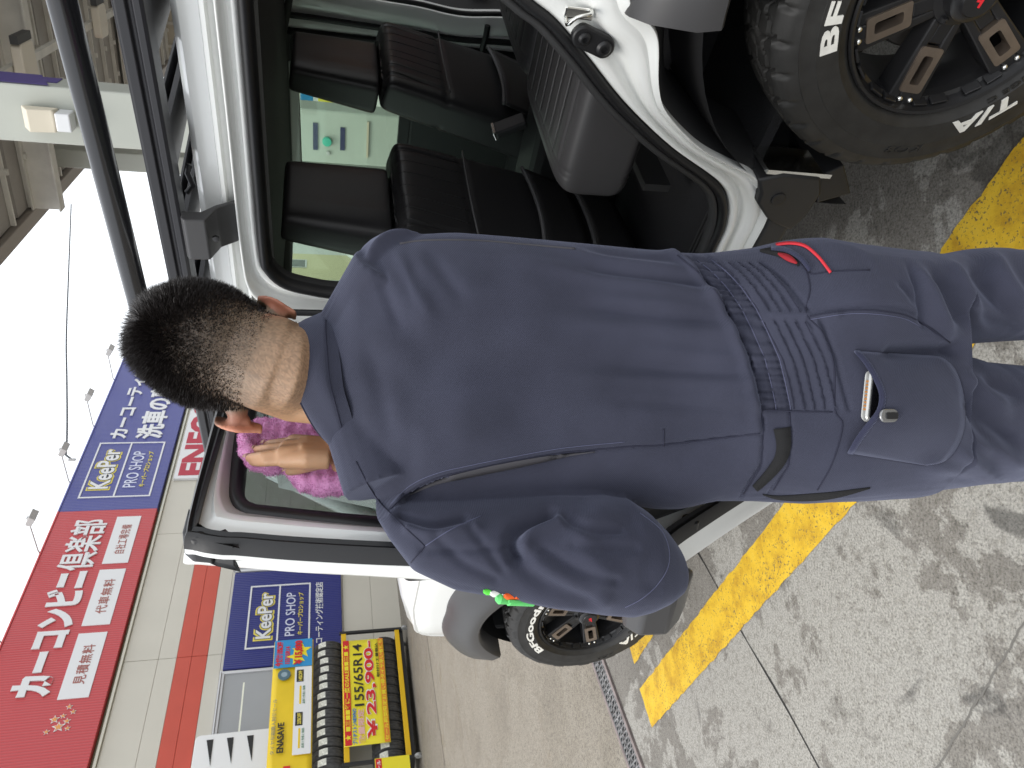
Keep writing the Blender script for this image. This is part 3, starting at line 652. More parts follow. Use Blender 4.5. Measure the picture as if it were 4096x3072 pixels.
# pillar and roof-side frame round the top and front of the opening
FBx=[(.80,.558)]+FB+[(-.06,1.56)]
O_=[(.80,.49),(.90,.49),(.9035,.56),(.9035,.80),(.9035,1.15),(.9,1.42),(.895,1.50),(.88,1.58),(.84,1.628),(.715,1.64),(.4,1.64),(.0,1.64),(-.10,1.63),(-.15,1.56)]
A=resample(FBx,100); B=resample(O_,100); rows_=[]
for w_,y in ((0,.704),(.12,.711),(.3,.712),(.36,.703),(.5,.700),(.62,.702),(.68,.718),(.85,.728),(.97,.731),(1.,.70)):
    rows_.append([(A[i,0]*(1-w_)+B[i,0]*w_, y-.028*smoothstep(1.05,1.62,A[i,1]*(1-w_)+B[i,1]*w_)*0.6, A[i,1]*(1-w_)+B[i,1]*w_) for i in range(100)])
pf=MB(); pf.grid(rows_); pf.build('pillar_frame',M_PAINT,car,smooth='auto',angle=50,subsurf=1)
# roof side: gutter profile run the length of the car
rp=[(.0,1.742),(.35,1.738),(.58,1.727),(.645,1.716),(.668,1.702),(.674,1.688),(.676,1.668),(.688,1.664),(.690,1.657),(.676,1.653),(.671,1.640),(.667,1.636),(.680,1.634),(.682,1.628),(.672,1.624)]
ss=np.linspace(-.95,1.62,40)
def roofx(s): return (.0 if s<1.3 else -.05*((s-1.3)/.32)**2)
rf=MB(); full=[(y,z) for y,z in rp]; fullr=[(-y,z) for y,z in rp[::-1]]
rf.grid([[(s,y,z+roofx(s)) for y,z in full] for s in ss]); rf.grid([[(s,y,z+roofx(s)) for y,z in fullr] for s in ss]); rf.build('roof',M_PAINT,car,smooth='auto',angle=28)
MB().grid([[(s,y,1.615-.02*abs(y/.66)**3) for y in np.linspace(-.66,.66,12)] for s in ss]).build('headliner',M_HEAD,car,smooth=True)
# --- sill cover and black corner guard at the foot of the arch
sc=MB(); sc.prism([(.738,.497),(.748,.488),(.752,.440),(.738,.425),(.60,.42),(.60,.497)],.505,1.95,'x'); sc.build('sill_cover',M_PLAS,car,bevel=.004)
cg=MB(); cg.prism([(.418,.575),(.452,.552),(.478,.548),(.515,.506),(.53,.478),(.545,.43),(.505,.412),(.44,.408),(.402,.43),(.400,.52)],.640,.757,'y'); gd=cg.build('corner_guard',M_PLAS,car,bevel=.006,smooth='auto')
q=MB(); q.lathe([(.001,.758),(.012,.7585),(.016,.758),(.017,.754)],20,'y',closed=False,M=Matrix.Translation((.462,.002,.505))); q.build('guard_cap',M_RUB,gd)
MB().box((.395,.66,.405),(.405,.752,.56)).build('guard_lip',M_CHROME,gd)
mf=MB(); mf.prism([(.40,.43),(.47,.40),(.44,.33),(.37,.39)],.56,.75,'y'); mf.build('mud_flap',M_RUB,car,bevel=.003)
# --- rear wheel arch
def arc(cx,cz,r,a0,a1,k): return [(cx+r*math.sin(math.radians(a)),cz+r*math.cos(math.radians(a))) for a in np.linspace(a0,a1,k)]
def liner(cx):
    m=MB(); rows_=[]
    for y,dr in ((.742,.0),(.70,.004),(.60,.012),(.45,.03),(.30,.05)): rows_.append([(x,y,z) for x,z in arc(cx,.36,.475+dr,-95,95,40)])
    m.grid(rows_); m.build('arch_liner',M_PLAS,car,smooth=True)
    MB().add([(x,.30,z) for x,z in arc(cx,.36,.53,-95,95,30)],[tuple(range(30))]).build('arch_wall',M_TRIM,car)
liner(0.); liner(2.59)
rl=MB(); rl.grid([[(F_[i][0],y,F_[i][1]) for i in range(4,14)] for y in (.716,.66)]); 
B=resample(F_[3:14],50); rl=MB(); rl.grid([[(p[0]-.012*q_,y,p[1]-.03*q_) for p in B] for y,q_ in ((.718,0),(.712,.3),(.66,1.),(.52,1.3))]); rl.build('arch_liner_edge',M_PLAS,car,smooth=True)
gp=MB(); gp.grid([[( .50*math.sin(math.radians(a))*f, y, .36+.50*math.cos(math.radians(a))*f) for a in np.linspace(-10,40,14)] for y,f in ((.60,.93),(.52,1.0),(.42,1.03))]); gp.build('inner_arch_panel',mat('pale_grey_undercoat',(.34,.34,.33),.7,var=(8,.15),bump=(60,.3)),car,smooth=True)
# flare on the quarter panel
def flare(cx,a0,a1,name,rin=.47,rout=.60,sq=.05):
    rows_=[]
    for a in np.linspace(a0,a1,36):
        s_,c_=math.sin(math.radians(a)),math.cos(math.radians(a)); ro=rout+sq*abs(math.sin(2*math.radians(a)))
        rows_.append([(cx+r*s_,y,.36+r*c_) for r,y in ((rin+.004,.70),(rin,.815),(rin+.008,.826),(rin+.05,.826),(ro-.03,.785),(ro-.004,.752),(ro,.742),(ro,.72))])
    m=MB(); m.grid(rows_); b0=len(m.V); m.F.append(tuple(range(8))); m.F.append(tuple(range(len(rows_)*8-8,len(rows_)*8)))
    return m.build(name,M_FLARE,car,smooth='auto',angle=40)
flare(0.,-92,11.5,'wheel_arch_flare'); flare(2.59,-94,46,'wheel_arch_flare',.475,.615,.04)
# quarter panel, rear face and far side skins (outside the picture, still there)
qp=[(-.15,1.56),(-.15,1.38),(-.13,1.22),(-.08,1.06)]+arc(0,.36,.60,-2,-92,14)+[(-.95,.45),(-.97,.9),(-.95,1.6),(-.3,1.64)]
MB().prism(qp,.70,.738,'y').build('quarter_panel',M_PAINT,car,bevel=.006,smooth='auto')
MB().prism(rrect(-.80,-.26,1.12,1.54,.06),.737,.742,'y').build('quarter_glass',M_DGLASS,car)
MB().prism(rrect(-.70,.70,.45,1.62,.05),-.98,-.94,'x').build('tail_gate',M_PAINT,car,bevel=.01)
# --- front side door (shut)
fd=[(.912,.50),(1.86,.50),(1.90,.62),(1.92,1.03),(.912,1.03)]
fdo=MB().prism(fd,.715,.742,'y').build('front_door',M_PAINT,car,bevel=.008,smooth='auto')
fw=MB(); o_=[(.912,1.03),(1.90,1.03),(1.62,1.60),(.912,1.62)]; i_=[(.985,1.06),(1.80,1.06),(1.585,1.555),(.985,1.565)]
fw.add([(x,.722,z) for x,z in o_]+[(x,.712,z) for x,z in i_]+[(x,.69,z) for x,z in i_],[(k,(k+1)%4,4+(k+1)%4,4+k) for k in range(4)]+[(4+k,4+(k+1)%4,8+(k+1)%4,8+k) for k in range(4)]); fw.build('window_frame',M_PAINT,fdo)
MB().add([(x,.7,z) for x,z in i_],[(0,1,2,3)]).build('window_glass',M_GLASS,fdo,solid=.004)
for a,b in ((.906,.911),): MB().box((a,.68,.5),(b,.70,1.63)).build('door_gap',M_RUB,fdo)
MB().box((.955,.705,1.03),(.985,.718,1.6)).build('window_channel',M_RUB,fdo)
mi=MB(); mi.prism(rrect(-.09,.09,-.11,.11,.03),-.05,.05,'x',Matrix.Translation((1.80,.86,1.12))); mi.build('door_mirror',M_PLAS,fdo,bevel=.02,smooth='auto')
# --- front fender, bonnet, windscreen
sp=[1.90,2.0,2.10,2.265,2.42,2.565,2.70,2.80,2.87,2.915,2.94,2.95]
def fz(s): return float(np.interp(s,[1.9,2.265,2.565,2.80,2.89,2.93,2.95],[1.225,1.205,1.172,1.125,1.082,1.03,.97]))
def lowz(s):
    d_=s-2.55; r=.60
    return .36+math.sqrt(max(r*r-d_*d_,.0)) if abs(d_)<.59 else .52
rows_=[]
for s in sp:
    t_=fz(s); cz=min(1.113,t_-.05); lw=min(lowz(s),cz-.03); e=max(0,(s-2.80)/.15)
    rows_.append([(s,0,t_+.03*(1-e)),(s,.35,t_+.02*(1-e)),(s,.58,t_-.002),(s,.66,t_-.012),(s,.70-.02*e,t_-.035),(s,.722-.03*e,cz+.012),(s,.733-.03*e,cz+.003),(s,.730-.03*e,cz-.006),(s,.738-.04*e,cz-.03),(s,.742-.04*e,(cz+lw)/2),(s,.742-.05*e,lw)])
fe=MB(); fe.grid(rows_); fe.grid([[(x,-y,z) for x,y,z in r] for r in rows_],flip=True); fe.build('bonnet_and_fenders',M_PAINT,car,smooth='auto',angle=32)
fr_=[(2.95,y,z) for y,z in ((0,1.0),(.69,.97),(.69,.60),(0,.60))]
MB().box((2.93,-.69,.60),(2.955,.69,1.0)).build('front_panel',M_PLAS,car,bevel=.02)
MB().prism([(2.78,.46),(2.99,.44),(3.02,.60),(2.93,.66),(2.83,.60)],-.74,.74,'y').build('front_bumper',M_PLAS,car,bevel=.02)
ws=[(1.62,.63,1.60),(2.02,.66,1.19),(2.02,-.66,1.19),(1.62,-.63,1.60)]
MB().add(ws,[(0,1,2,3)]).build('windscreen',M_GLASS,car,solid=.005)
for sgn in (1,-1):
    MB().tube([(2.03,sgn*.685,1.17),(1.60,sgn*.66,1.62)],.036,8).build('screen_pillar',M_PAINT,car,smooth=True)
MB().tube([(1.61,-.64,1.615),(1.61,.64,1.615)],.03,8).build('screen_header',M_TRIM,car,smooth=True)
# --- underbody
MB().box((-.95,-.68,.36),(2.9,.58,.52)).build('underbody',M_TRIM,car)
for sx in (0,2.59): MB().tube([(sx,-.62,.36),(sx,.62,.36)],.05,12).build('axle',M_TRIM,car,smooth=True)

# --- wheels
def tread(th,y):
    yy=y+.10     # -.1 .. .1 across
    p=np.mod(th*34/(2*np.pi)+ .5*(yy>0),1.0)
    zz=.010*np.sign(np.mod(th*34/(2*np.pi),1.0)-.5)
    g1=np.abs(yy-.045-zz); g2=np.abs(yy+.045+zz); g3=np.abs(yy-zz*.9)
    circ=np.minimum(np.minimum(g1,g2),g3+.0015)
    lat=np.abs(p-.5-.18*np.sin(yy*60))*(.36*2*np.pi/34)
    d_=np.minimum(circ/.0042,lat/.0046)
    sip=np.abs(np.mod(p*2+.25+yy*8,1.0)-.5)*(.36*2*np.pi/68); d2=np.clip(sip/.0014,0,1)
    return .0115*np.clip(1.35-d_,0,1)+.002*(1-d2)
NT=544; yp=np.concatenate([[-.012,-.004,.003,.006,.006,.004,.0,-.005]])
side=[(.222,-.014),(.232,-.004),(.246,.003),(.2465,.004),(.262,.0055),(.288,.006),(.2885,.0052),(.306,.003),(.318,.0035),(.3185,.0015),(.330,-.003)]
lug=[(.338,-.008),(.345,-.014),(.351,-.021)]
tr=[(.3565,-.030)]+[(.360-.012*(abs(y+.10)/.07)**4*.4,y) for y in np.linspace(-.036,-.164,33)]+[(.3565,-.170)]
inner=[(.351,-.179),(.335,-.192),(.300,-.205),(.25,-.203),(.222,-.186)]
P=[];th=np.arange(NT)/NT*2*np.pi
for (r,y) in side: P.append([(r*math.sin(a),y,r*math.cos(a)) for a in th])
for k,(r,y) in enumerate(lug):
    pp_=np.mod(th*34/(2*np.pi)+.5,1.0); gv=np.clip(1.4-np.abs(pp_-.5)*.0665/.0055,0,1)*.009*(.5+.25*k); bl=.003*(np.mod(th*17/(2*np.pi),1.0)>.5)
    rr=r-gv*.6; yy=y-gv*.8+bl*(k==0); P.append([(rr[i]*math.sin(th[i]),yy[i],rr[i]*math.cos(th[i])) for i in range(NT)])
for (r,y) in tr:
    rr=r-tread(th,y); P.append([(rr[i]*math.sin(th[i]),y,rr[i]*math.cos(th[i])) for i in range(NT)])
for (r,y) in inner: P.append([(r*math.sin(a),y,r*math.cos(a)) for a in th])
M_TYR2=mat('black_tyre_rubber',(.021,.0205,.0195),.6,var=(30,.25),bump=(220,.25,.001))
M_RIM=mat('satin_black_alloy',(.014,.014,.015),.32,bump=(900,.05,.0003)); M_BRONZE=mat('brushed_bronze_face',(.30,.245,.20),.32,.85,var=(40,.1))
M_WLET=mat('white_tyre_lettering',(.72,.71,.66),.6,var=(60,.08))
tyre_mb=MB(); tyre_mb.grid(P,closed_v=True)
def ring_text(mb,body,a_start,deg,r0,r1,y,th_=.0022,bold=.03,shear=0.):
    V,F=text_vf(body,bold,.5,shear); lo=V.min(0); hi=V.max(0); W=(V-lo)/(hi-lo)
    # subdivide not needed: glyph outlines are dense enough
    Q=[]
    for a,b,c_ in W:
        an=math.radians(a_start-a*deg); r=r0+b*(r1-r0); Q.append((r*math.sin(an),y+th_*c_,r*math.cos(an)))
    mb.add(Q,F)
def make_wheel(label):
    rim=MB(); rim.lathe([(.222,-.016),(.2245,-.006),(.2215,-.002),(.216,-.004),(.213,-.012),(.205,-.03),(.198,-.06),(.190,-.10),(.192,-.18),(.215,-.188),(.222,-.186),(.2,-.15),(.2,-.03)],96,'y')
    w_=rim.build('wheel',M_RIM,car,smooth='auto',angle=30,label=label)
    tyre_mb.build('tyre',M_TYR2,w_,smooth='auto',angle=50)
    for body,a0,dg in (('BFGoodrich',27,98),('All-Terrain T/A',228,112)):
        lt=MB(); ring_text(lt,body,a0,dg,.251,.282,.0045,.0035,.028,.15 if 'T/A' in body else 0.); lt.build('sidewall_lettering',M_WLET,w_)
    lt=MB(); ring_text(lt,'KO3',106,16,.287,.304,.0045,.002,.0,.2); lt.build('sidewall_marking',M_TYR2,w_); lt=MB(); ring_text(lt,'LOAD RANGE C',182,50,.2335,.2435,.0,.0035,.0); lt.build('sidewall_marking',M_TYR2,w_)
    for k in range(6):
        M_=Matrix.Rotation(math.radians(28+60*k),4,'Y')
        s_=MB()
        # spoke: two beams and a foot at the rim, tapering towards the hub
        for sg_ in (-1,1):
            s_.add([tuple(M_@Vector(v)) for v in ((sg_*.014,-.035,.055),(sg_*.030,-.035,.055),(sg_*.038,-.020,.214),(sg_*.0145,-.020,.214),(sg_*.014,-.075,.055),(sg_*.030,-.075,.055),(sg_*.038,-.075,.20),(sg_*.0145,-.075,.20))],[(0,1,2,3),(4,7,6,5),(0,4,5,1),(1,5,6,2),(2,6,7,3),(3,7,4,0)])
        s_.box((-.0145,-.075,.05),(.0145,-.034,.098),M_); s_.box((-.0145,-.06,.186),(.0145,-.0205,.214),M_)
        sk_=s_.build('spoke',M_RIM,w_,bevel=.003)
        fr=MB(); oz=rrect(-.0245,.0245,.102,.187,.006,3); iz=rrect(-.011,.011,.118,.172,.005,3); n2=len(oz)
        A_=[tuple(M_@Vector((x,-.0275+.009*(z-.10)/.09*1.0,z))) for x,z in oz]; B_=[tuple(M_@Vector((x,-.0275+.009*(z-.10)/.09,z))) for x,z in iz]; C_=[tuple(M_@Vector((x,-.05,z))) for x,z in iz]; D_=[tuple(M_@Vector((x,-.040,z))) for x,z in oz]
        fr.add(A_+B_+C_+D_,[(i,(i+1)%n2,n2+(i+1)%n2,n2+i) for i in range(n2)]+[(n2+i,n2+(i+1)%n2,2*n2+(i+1)%n2,2*n2+i) for i in range(n2)]+[(3*n2+i,3*n2+(i+1)%n2,(i+1)%n2,i) for i in range(n2)])
        fr.build('machined_window',M_BRONZE,w_,smooth='auto')
        for x in (-.012,.012):
            rv=MB(); rv.lathe([(.0058,-.0195),(.0052,-.0165),(.0035,-.0145),(.0005,-.0138)],12,'y',closed=False,M=M_@Matrix.Translation((x,0,.201))); rv.build('rivet',M_CHROME,w_,smooth=True)
        for a_,dw in ((-20,8),(-9,9),(9,9),(20,8)):
            pd=MB(); an=[math.radians(28+60*k+30+a_+q_) for q_ in (-dw/2,dw/2)]
            pd.add([(r*math.sin(a),y,r*math.cos(a)) for r,y in ((.2115,-.013),(.2035,-.03)) for a in an]+[(r*math.sin(a),y,r*math.cos(a)) for r,y in ((.206,-.010),(.199,-.028)) for a in an],[(0,1,3,2),(4,5,7,6),(0,1,5,4),(2,3,7,6),(0,2,6,4),(1,3,7,5)]); pd.build('rim_pad',M_RIM,w_,bevel=.0015)
    hb=MB(); hb.lathe([(.001,.004),(.030,.004),(.0315,.002),(.033,-.002),(.042,-.004),(.046,-.008),(.047,-.03),(.062,-.034),(.066,-.06),(.066,-.09),(.001,-.09)],48,'y',closed=False); hb.build('hub_cap',M_RIM,w_,smooth='auto')
    lg=MB(); lg.prism([(-.013,-.006),(.013,-.006),(.013,-.002),(.004,-.002),(.004,.006),(0,.006),(0,-.002),(-.006,-.002),(-.006,.006),(-.011,.006)],.0035,.0055,'y'); lg.build('red_emblem',mat('red_emblem_enamel',(.65,.02,.03),.4),w_)
    for k in range(5):
        a=2*math.pi*k/5; nn_=MB(); nn_.lathe([(.009,-.06),(.009,-.03),(.006,-.024),(.001,-.023)],6,'y',closed=False,M=Matrix.Translation((.056*math.sin(a),0,.056*math.cos(a)))); nn_.build('lug_nut',M_RIM,w_,smooth='auto')
    dm=MB(); dm.lathe([(.001,-.10),(.135,-.10),(.14,-.11),(.14,-.16),(.001,-.16)],40,'y',closed=False); dm.build('brake_drum',mat('dusty_iron',(.06,.055,.05),.7,.3),w_,smooth='auto')
    return w_
w1=make_wheel('near rear wheel with bronze windowed spokes'); w1.matrix_local=Matrix.Translation((0,.795,.36))
w2=copy_tree(w1,Matrix.Translation((2.59,.82,.36))@Matrix.Rotation(math.radians(15),4,'Z')@Matrix.Rotation(math.radians(18),4,'Y'),label='near front wheel behind the man\'s elbow',parent=car)
# ------------------------------------------------------------------ open rear side door
MDW=Matrix(((-.446,.895,0,.169),(-.895,-.446,0,1.77),(0,0,1,0),(0,0,0,1)))
MD=MCAR.inverted()@MDW
D0=[(.02,1.60),(.06,1.635),(.12,1.6445),(.5,1.6445),(.80,1.643),(.828,1.632),(.842,1.60),(.846,1.575),(.862,1.503),(.884,1.373),(.905,1.2),(.915,1.08),(.90,1.01),(.865,.957),(.79,.835),(.70,.68),(.63,.56),(.58,.53),(.3,.53),(.02,.53),(.02,1.0)]
D1=[(.012,1.60),(.055,1.637),(.12,1.648),(.5,1.648),(.798,1.647),(.812,1.640),(.822,1.60),(.827,1.575),(.843,1.503),(.864,1.385),(.90,1.2),(.925,1.06),(.905,1.0),(.868,.945),(.795,.825),(.705,.67),(.635,.55),(.58,.52),(.3,.52),(.012,.52),(.012,1.0)]
WN=[(.075,1.53),(.10,1.575),(.16,1.588),(.5,1.589),(.66,1.587),(.705,1.581),(.727,1.566),(.736,1.54),(.768,1.407),(.80,1.24),(.802,1.19),(.77,1.15),(.70,1.14),(.3,1.13),(.12,1.13),(.08,1.16)]
CEN=np.array([.44,1.36]); NTH=240
def radial(poly,n=NTH):
    P=resample(poly,1200,True)-CEN; a=np.arctan2(P[:,1],P[:,0]); r=np.hypot(P[:,0],P[:,1]); o=np.argsort(a); a,r=a[o],r[o]
    return np.interp(np.linspace(-np.pi,np.pi,n,endpoint=False),a,r,period=2*np.pi)
TH=np.linspace(-np.pi,np.pi,NTH,endpoint=False)
rW,r0d,r1d=radial(WN),radial(D0),radial(D1)
def dl(r,y): return [(CEN[0]+r[i]*math.cos(TH[i]),y,CEN[1]+r[i]*math.sin(TH[i])) for i in range(NTH)]
fwid=r0d-rW
door_mb=MB(); door_mb.grid([dl(rW,-.046),dl(rW,-.026),dl(rW+.02,-.022),dl(rW+.024,-.016),dl(rW+.024+.28*(fwid-.045),-.004),dl(rW+.024+.36*(fwid-.045),.0),dl(rW+.024+.55*(fwid-.045),.002),dl(rW+.024+.64*(fwid-.045),-.004),dl(rW+.024+.95*(fwid-.045),-.006),dl(r0d-.006,-.008),dl(r0d,-.014),dl(r0d,-.020),dl((r0d+r1d)/2,-.028),dl(r1d,-.040),dl(r1d+.001,-.046),dl(r1d-.004,-.052),dl(rW+.03,-.054)],closed_u=True,closed_v=True)
door=door_mb.build('rear_door',M_PAINT,car,smooth='auto',angle=45,label='open rear side door wiped by the man'); door.matrix_local=MD
gk=MB(); gk.grid([dl(rW-.006,-.034),dl(rW-.004,-.022),dl(rW+.002,-.014),dl(rW+.014,-.012),dl(rW+.021,-.016),dl(rW+.024,-.022)],closed_v=True); gk.build('window_gasket',M_RUB,door,smooth=True)
gl=MB(); gl.add(dl(rW-.004,-.030),[tuple(range(NTH))]); gl.build('window_glass',M_DGLASS,door,solid=.004)
slw=.019
top=np.clip((np.sin(TH)-.1)*4,0,1)
sd_=MB(); sd_.grid([dl(r0d-.003-slw,-.007),dl(r0d-.003-slw,.006),dl(r0d-.003-slw*.8,.011),dl(r0d-.003-slw*.55,.007),dl(r0d-.003-slw*.45,.008),dl(r0d-.003-slw*.2,.010),dl(r0d-.002,.004),dl(r0d+.0015,-.012)],closed_v=True); sd_.build('door_seal',M_RUB,door,smooth='auto',angle=50)
cp=MB(); cp.prism([(.755,1.6455),(.8135,1.6455),(.83,1.632),(.836,1.606),(.822,1.603),(.817,1.594),(.835,1.582),(.846,1.578),(.836,1.60),(.815,1.628)],-.034,.004,'y'); cpo=cp.build('seal_corner_piece',M_RUB,door,bevel=.004,smooth='auto')
cp=MB(); cp.lathe([(.009,.003),(.008,.006),(.004,.0075),(.0005,.008)],14,'y',closed=False,M=Matrix.Translation((.822,0,1.622))); cp.build('seal_stud',M_RUB,door,smooth=True)
# door card, lower flare piece, grommet
dc=MB(); dc.prism([(.06,.58),(.60,.58),(.70,.74),(.80,.92),(.84,1.02),(.835,1.12),(.80,1.135),(.06,1.12)],-.012,.035,'y'); card=dc.build('door_card',M_TRIM,door,bevel=.015,smooth='auto')
MB().prism([(.25,.86),(.70,.88),(.72,.93),(.25,.91)],.03,.085,'y').build('arm_rest',M_PLAS,card,bevel=.012,smooth='auto')
fl=MB(); fl.prism([(.893,1.045),(.912,1.052),(.935,1.035),(.937,.992),(.915,.965),(.885,.94),(.862,.955),(.87,1.0)],-.125,-.052,'y'); fl.build('flare_piece',M_FLARE,door,bevel=.006,smooth='auto')
gm=MB(); gm.lathe([(.006,.004),(.010,.006),(.013,.004),(.014,-.008)],18,'y',closed=False,M=Matrix.Translation((.838,0,.938))); gm.build('grommet',M_RUB,door,smooth='auto')
for z in (.72,1.02): MB().box((-.05,-.05,z-.04),(.03,-.02,z+.04)).build('hinge',M_PAINT,door,bevel=.006)

# ------------------------------------------------------------------ interior
M_LEA=mat('black_seat_leather',(.022,.0215,.0225),.38,bump=(350,.22,.0012)); M_LEA2=mat('grey_quilted_leather',(.048,.047,.049),.42,bump=(350,.25,.0012)); M_PIPE=mat('grey_piping',(.085,.085,.088),.4)
def pad(name,parent,w,h,d,M,groove=None,top=.9,exp=.34,mat_=None,K=72,H=48,crown=.0,dtop=.8):
    """rounded upholstery block: x depth (front +), y width, z height; groove(y,z,x) carves stitched lines"""
    rows_=[]
    for i in range(H+1):
        t=-1+2*i/H; tz=math.copysign(abs(math.sin(t*math.pi/2))**.55,t)*h/2; shr=(1-abs(t)**7)**.5 if abs(t)<1 else .0; shr=max(shr,.02)
        f=(tz/h+.5); wf=(1+(top-1)*f)*(.90+.10*shr) if shr>.05 else .0+.75*(1+(top-1)*f); df=(1+(dtop-1)*f)*shr
        ring=[]
        for j in range(K):
            a=2*math.pi*j/K; cx=math.copysign(abs(math.cos(a))**exp,math.cos(a)); cy=math.copysign(abs(math.sin(a))**exp,math.sin(a))
            x=cx*d/2*df; y=cy*w/2*wf*(1 if shr>.3 else .7+shr); g_=groove(y,tz,cx) if groove else 0
            ring.append(tuple(M@Vector((x-math.copysign(g_,x) if abs(cx)>.5 else x, y, tz))))
        rows_.append(ring)
    m=MB(); m.loft(rows_); return m.build(name,mat_ or M_LEA,parent,smooth=True)
def line_g(v,c,w_,depth): return depth*math.exp(-((v-c)/w_)**2)
for cy,lab in ((.38,'near front seat in black quilted leather'),(-.32,'far front seat in black quilted leather')):
    Ms=Matrix.Translation((.875,cy,.985))@Matrix.Rotation(math.radians(-14),4,'Y')
    def gr(y,z,cx):
        g_=0
        if z>.135:
            for k in range(-3,4): g_+=line_g(y,k*.052,.005,.006)
        g_+=line_g(z,.135,.006,.006)
        if cx<0: g_+= -.012*smoothstep(-.10,-.085,-z-.03) if False else 0
        return g_
    st_=pad('front_seat',car,.47,.64,.15,Ms,gr,top=.86,K=120,H=90); st_['label']=lab
    # rear panel with two pocket lips
    for z0,b in ((-.04,.02),(-.20,.02)):
        pk=MB(); arcp=[(-.078-.012,y,z0-.022*(1-(y/.19)**2)) for y in np.linspace(-.18,.18,24)]
        pk.tube([tuple(Ms@Vector(p)) for p in arcp],.006,8); pk.build('pocket_lip',M_PIPE,st_,smooth=True)
        pf_=MB(); pf_.grid([[tuple(Ms@Vector((-.077-.012*(1-q_),y,z0-.022*(1-(y/.19)**2)-.15*q_))) for y in np.linspace(-.18,.18,16)] for q_ in np.linspace(0,1,6)]); pf_.build('pocket',M_LEA,st_,smooth=True,solid=.004)
    sb_=BVHTree.FromPolygons([tuple(v.co) for v in st_.data.vertices],[tuple(p.vertices) for p in st_.data.polygons])
    for k in range(-3,4):
        ln=[]
        for zq in np.linspace(.142,.315,16):
            o_=Ms@Vector((-.4,k*.054*(1-.12*(zq-.14)/.18),zq)); h_=sb_.ray_cast(o_,(Ms.to_3x3()@Vector((1,0,0))).normalized())
            if h_[0] is not None: ln.append(tuple(h_[0]))
        if len(ln)>4: MB().tube(ln,.0017,6).build('groove_shade_line',M_RUB,st_,smooth=True)  # dark tubes laid on the leather to draw the grooves' shade
    pp_=MB().tube([tuple(Ms@Vector((-.0765,y,.137-.004*(y/.2)**2))) for y in np.linspace(-.195,.195,20)],.0028,6).build('piping',M_PIPE,st_,smooth=True)
    for s2 in (-1,1):
        MB().tube([tuple(Ms@Vector((-.01,s2*.21*(1-.1*q_),-.28+.5*q_))) for q_ in np.linspace(0,1,12)],.0025,6).build('piping',M_LEA2,st_,smooth=True)
    Mh=Matrix.Translation((.835,cy,1.437))@Matrix.Rotation(math.radians(-7),4,'Y')
    hr=pad('head_rest',st_,.29,.262,.125,Mh,lambda y,z,cx: line_g(y,.045,.004,.003),top=.84,exp=.42,K=96,H=60,dtop=.75)
    for s2 in (-1,1): MB().tube([tuple(Mh@Vector((0,s2*.07,-.12))),tuple(Mh@Vector((.005,s2*.07,-.19)))],.007,8).build('head_rest_post',M_CHROME,st_,smooth=True)
    Mc=Matrix.Translation((1.17,cy,.70))@Matrix.Rotation(math.radians(90),4,'Y')
    pad('seat_cushion',st_,.50,.52,.18,Mc,None,top=1.,exp=.4)
# rear bench: two cushions with stitched ribs running fore and aft
for (y0,y1,lab) in ((.06,.575,'rear seat cushion nearest the open door'),(-.50,.035,'far rear seat cushion')):
    Mb=Matrix.Translation((.345,(y0+y1)/2,.785))@Matrix.Rotation(math.radians(-3),4,'Y')@Matrix.Rotation(math.radians(-90),4,'Y')
    # local z runs to the front edge, x points up
    def gb(y,z,cx):
        g_=0
        if cx>0 and z<.225:
            for k in range(8): g_+=line_g(y,-.19+.056*k,.0045,.006)
        g_+=line_g(z,.232,.0035,.004)+line_g(z,.246,.003,.003)
        return g_
    Mb=Matrix.Translation((.335,(y0+y1)/2,.845))@Matrix(((0,0,1,0),(0,1,0,0),(1,0,0,0),(0,0,0,1)))
    bc=pad('rear_seat',car,y1-y0,.58,.20,Mb,gb,top=.96,exp=.30,mat_=M_LEA2,K=160,H=80,dtop=.94); bc['label']=lab
    for k in range(7):
        yy=-.17+.056*k
        MB().tube([tuple(Mb@Vector((.1005-.010*max(0,(z_-.1)),yy,z_))) for z_ in np.linspace(-.24,.225,8)],.0016,5).build('stitching',M_PIPE,bc,smooth=True)
    rb_=Matrix.Translation((.03,(y0+y1)/2,1.06))@Matrix.Rotation(math.radians(-20),4,'Y'); pad('backrest',bc,y1-y0-.02,.62,.14,rb_,None,mat_=M_LEA2)
# floor, tunnel, far wall
MB().box((-.9,-.70,.52),(1.95,.66,.545)).build('floor',M_CARPET,car)
MB().box((.62,-.08,.545),(1.9,.08,.70)).build('centre_tunnel',M_TRIM,car,bevel=.03)
MB().box((.70,-.10,.70),(1.10,.10,.86)).build('console_box',M_PLAS,car,bevel=.03)
MB().box((.62,.095,.62),(.64,.50,.69)).build('kick_panel',M_TRIM,car)
for k in range(5): MB().box((.60+.0,.60+k*.014,.548),(1.9,.608+k*.014,.556)).build('sill_rib',M_TRIM,car)
bk=thing('seat_belt_buckle','dark seat belt buckle between the two front seats','buckle',MCAR) if False else None
bkm=MB(); bkm.box((-.012,-.03,-.05),(.012,.03,.05),Matrix.Translation((.80,-.02,.92))@Matrix.Rotation(.5,4,'Y')); bkm.build('belt_buckle',M_PLAS,car,bevel=.006)
bkm=MB(); bkm.box((-.014,-.028,.046),(.014,.028,.056),Matrix.Translation((.80,-.02,.92))@Matrix.Rotation(.5,4,'Y')); bkm.build('buckle_tongue',M_CHROME,car,bevel=.002)
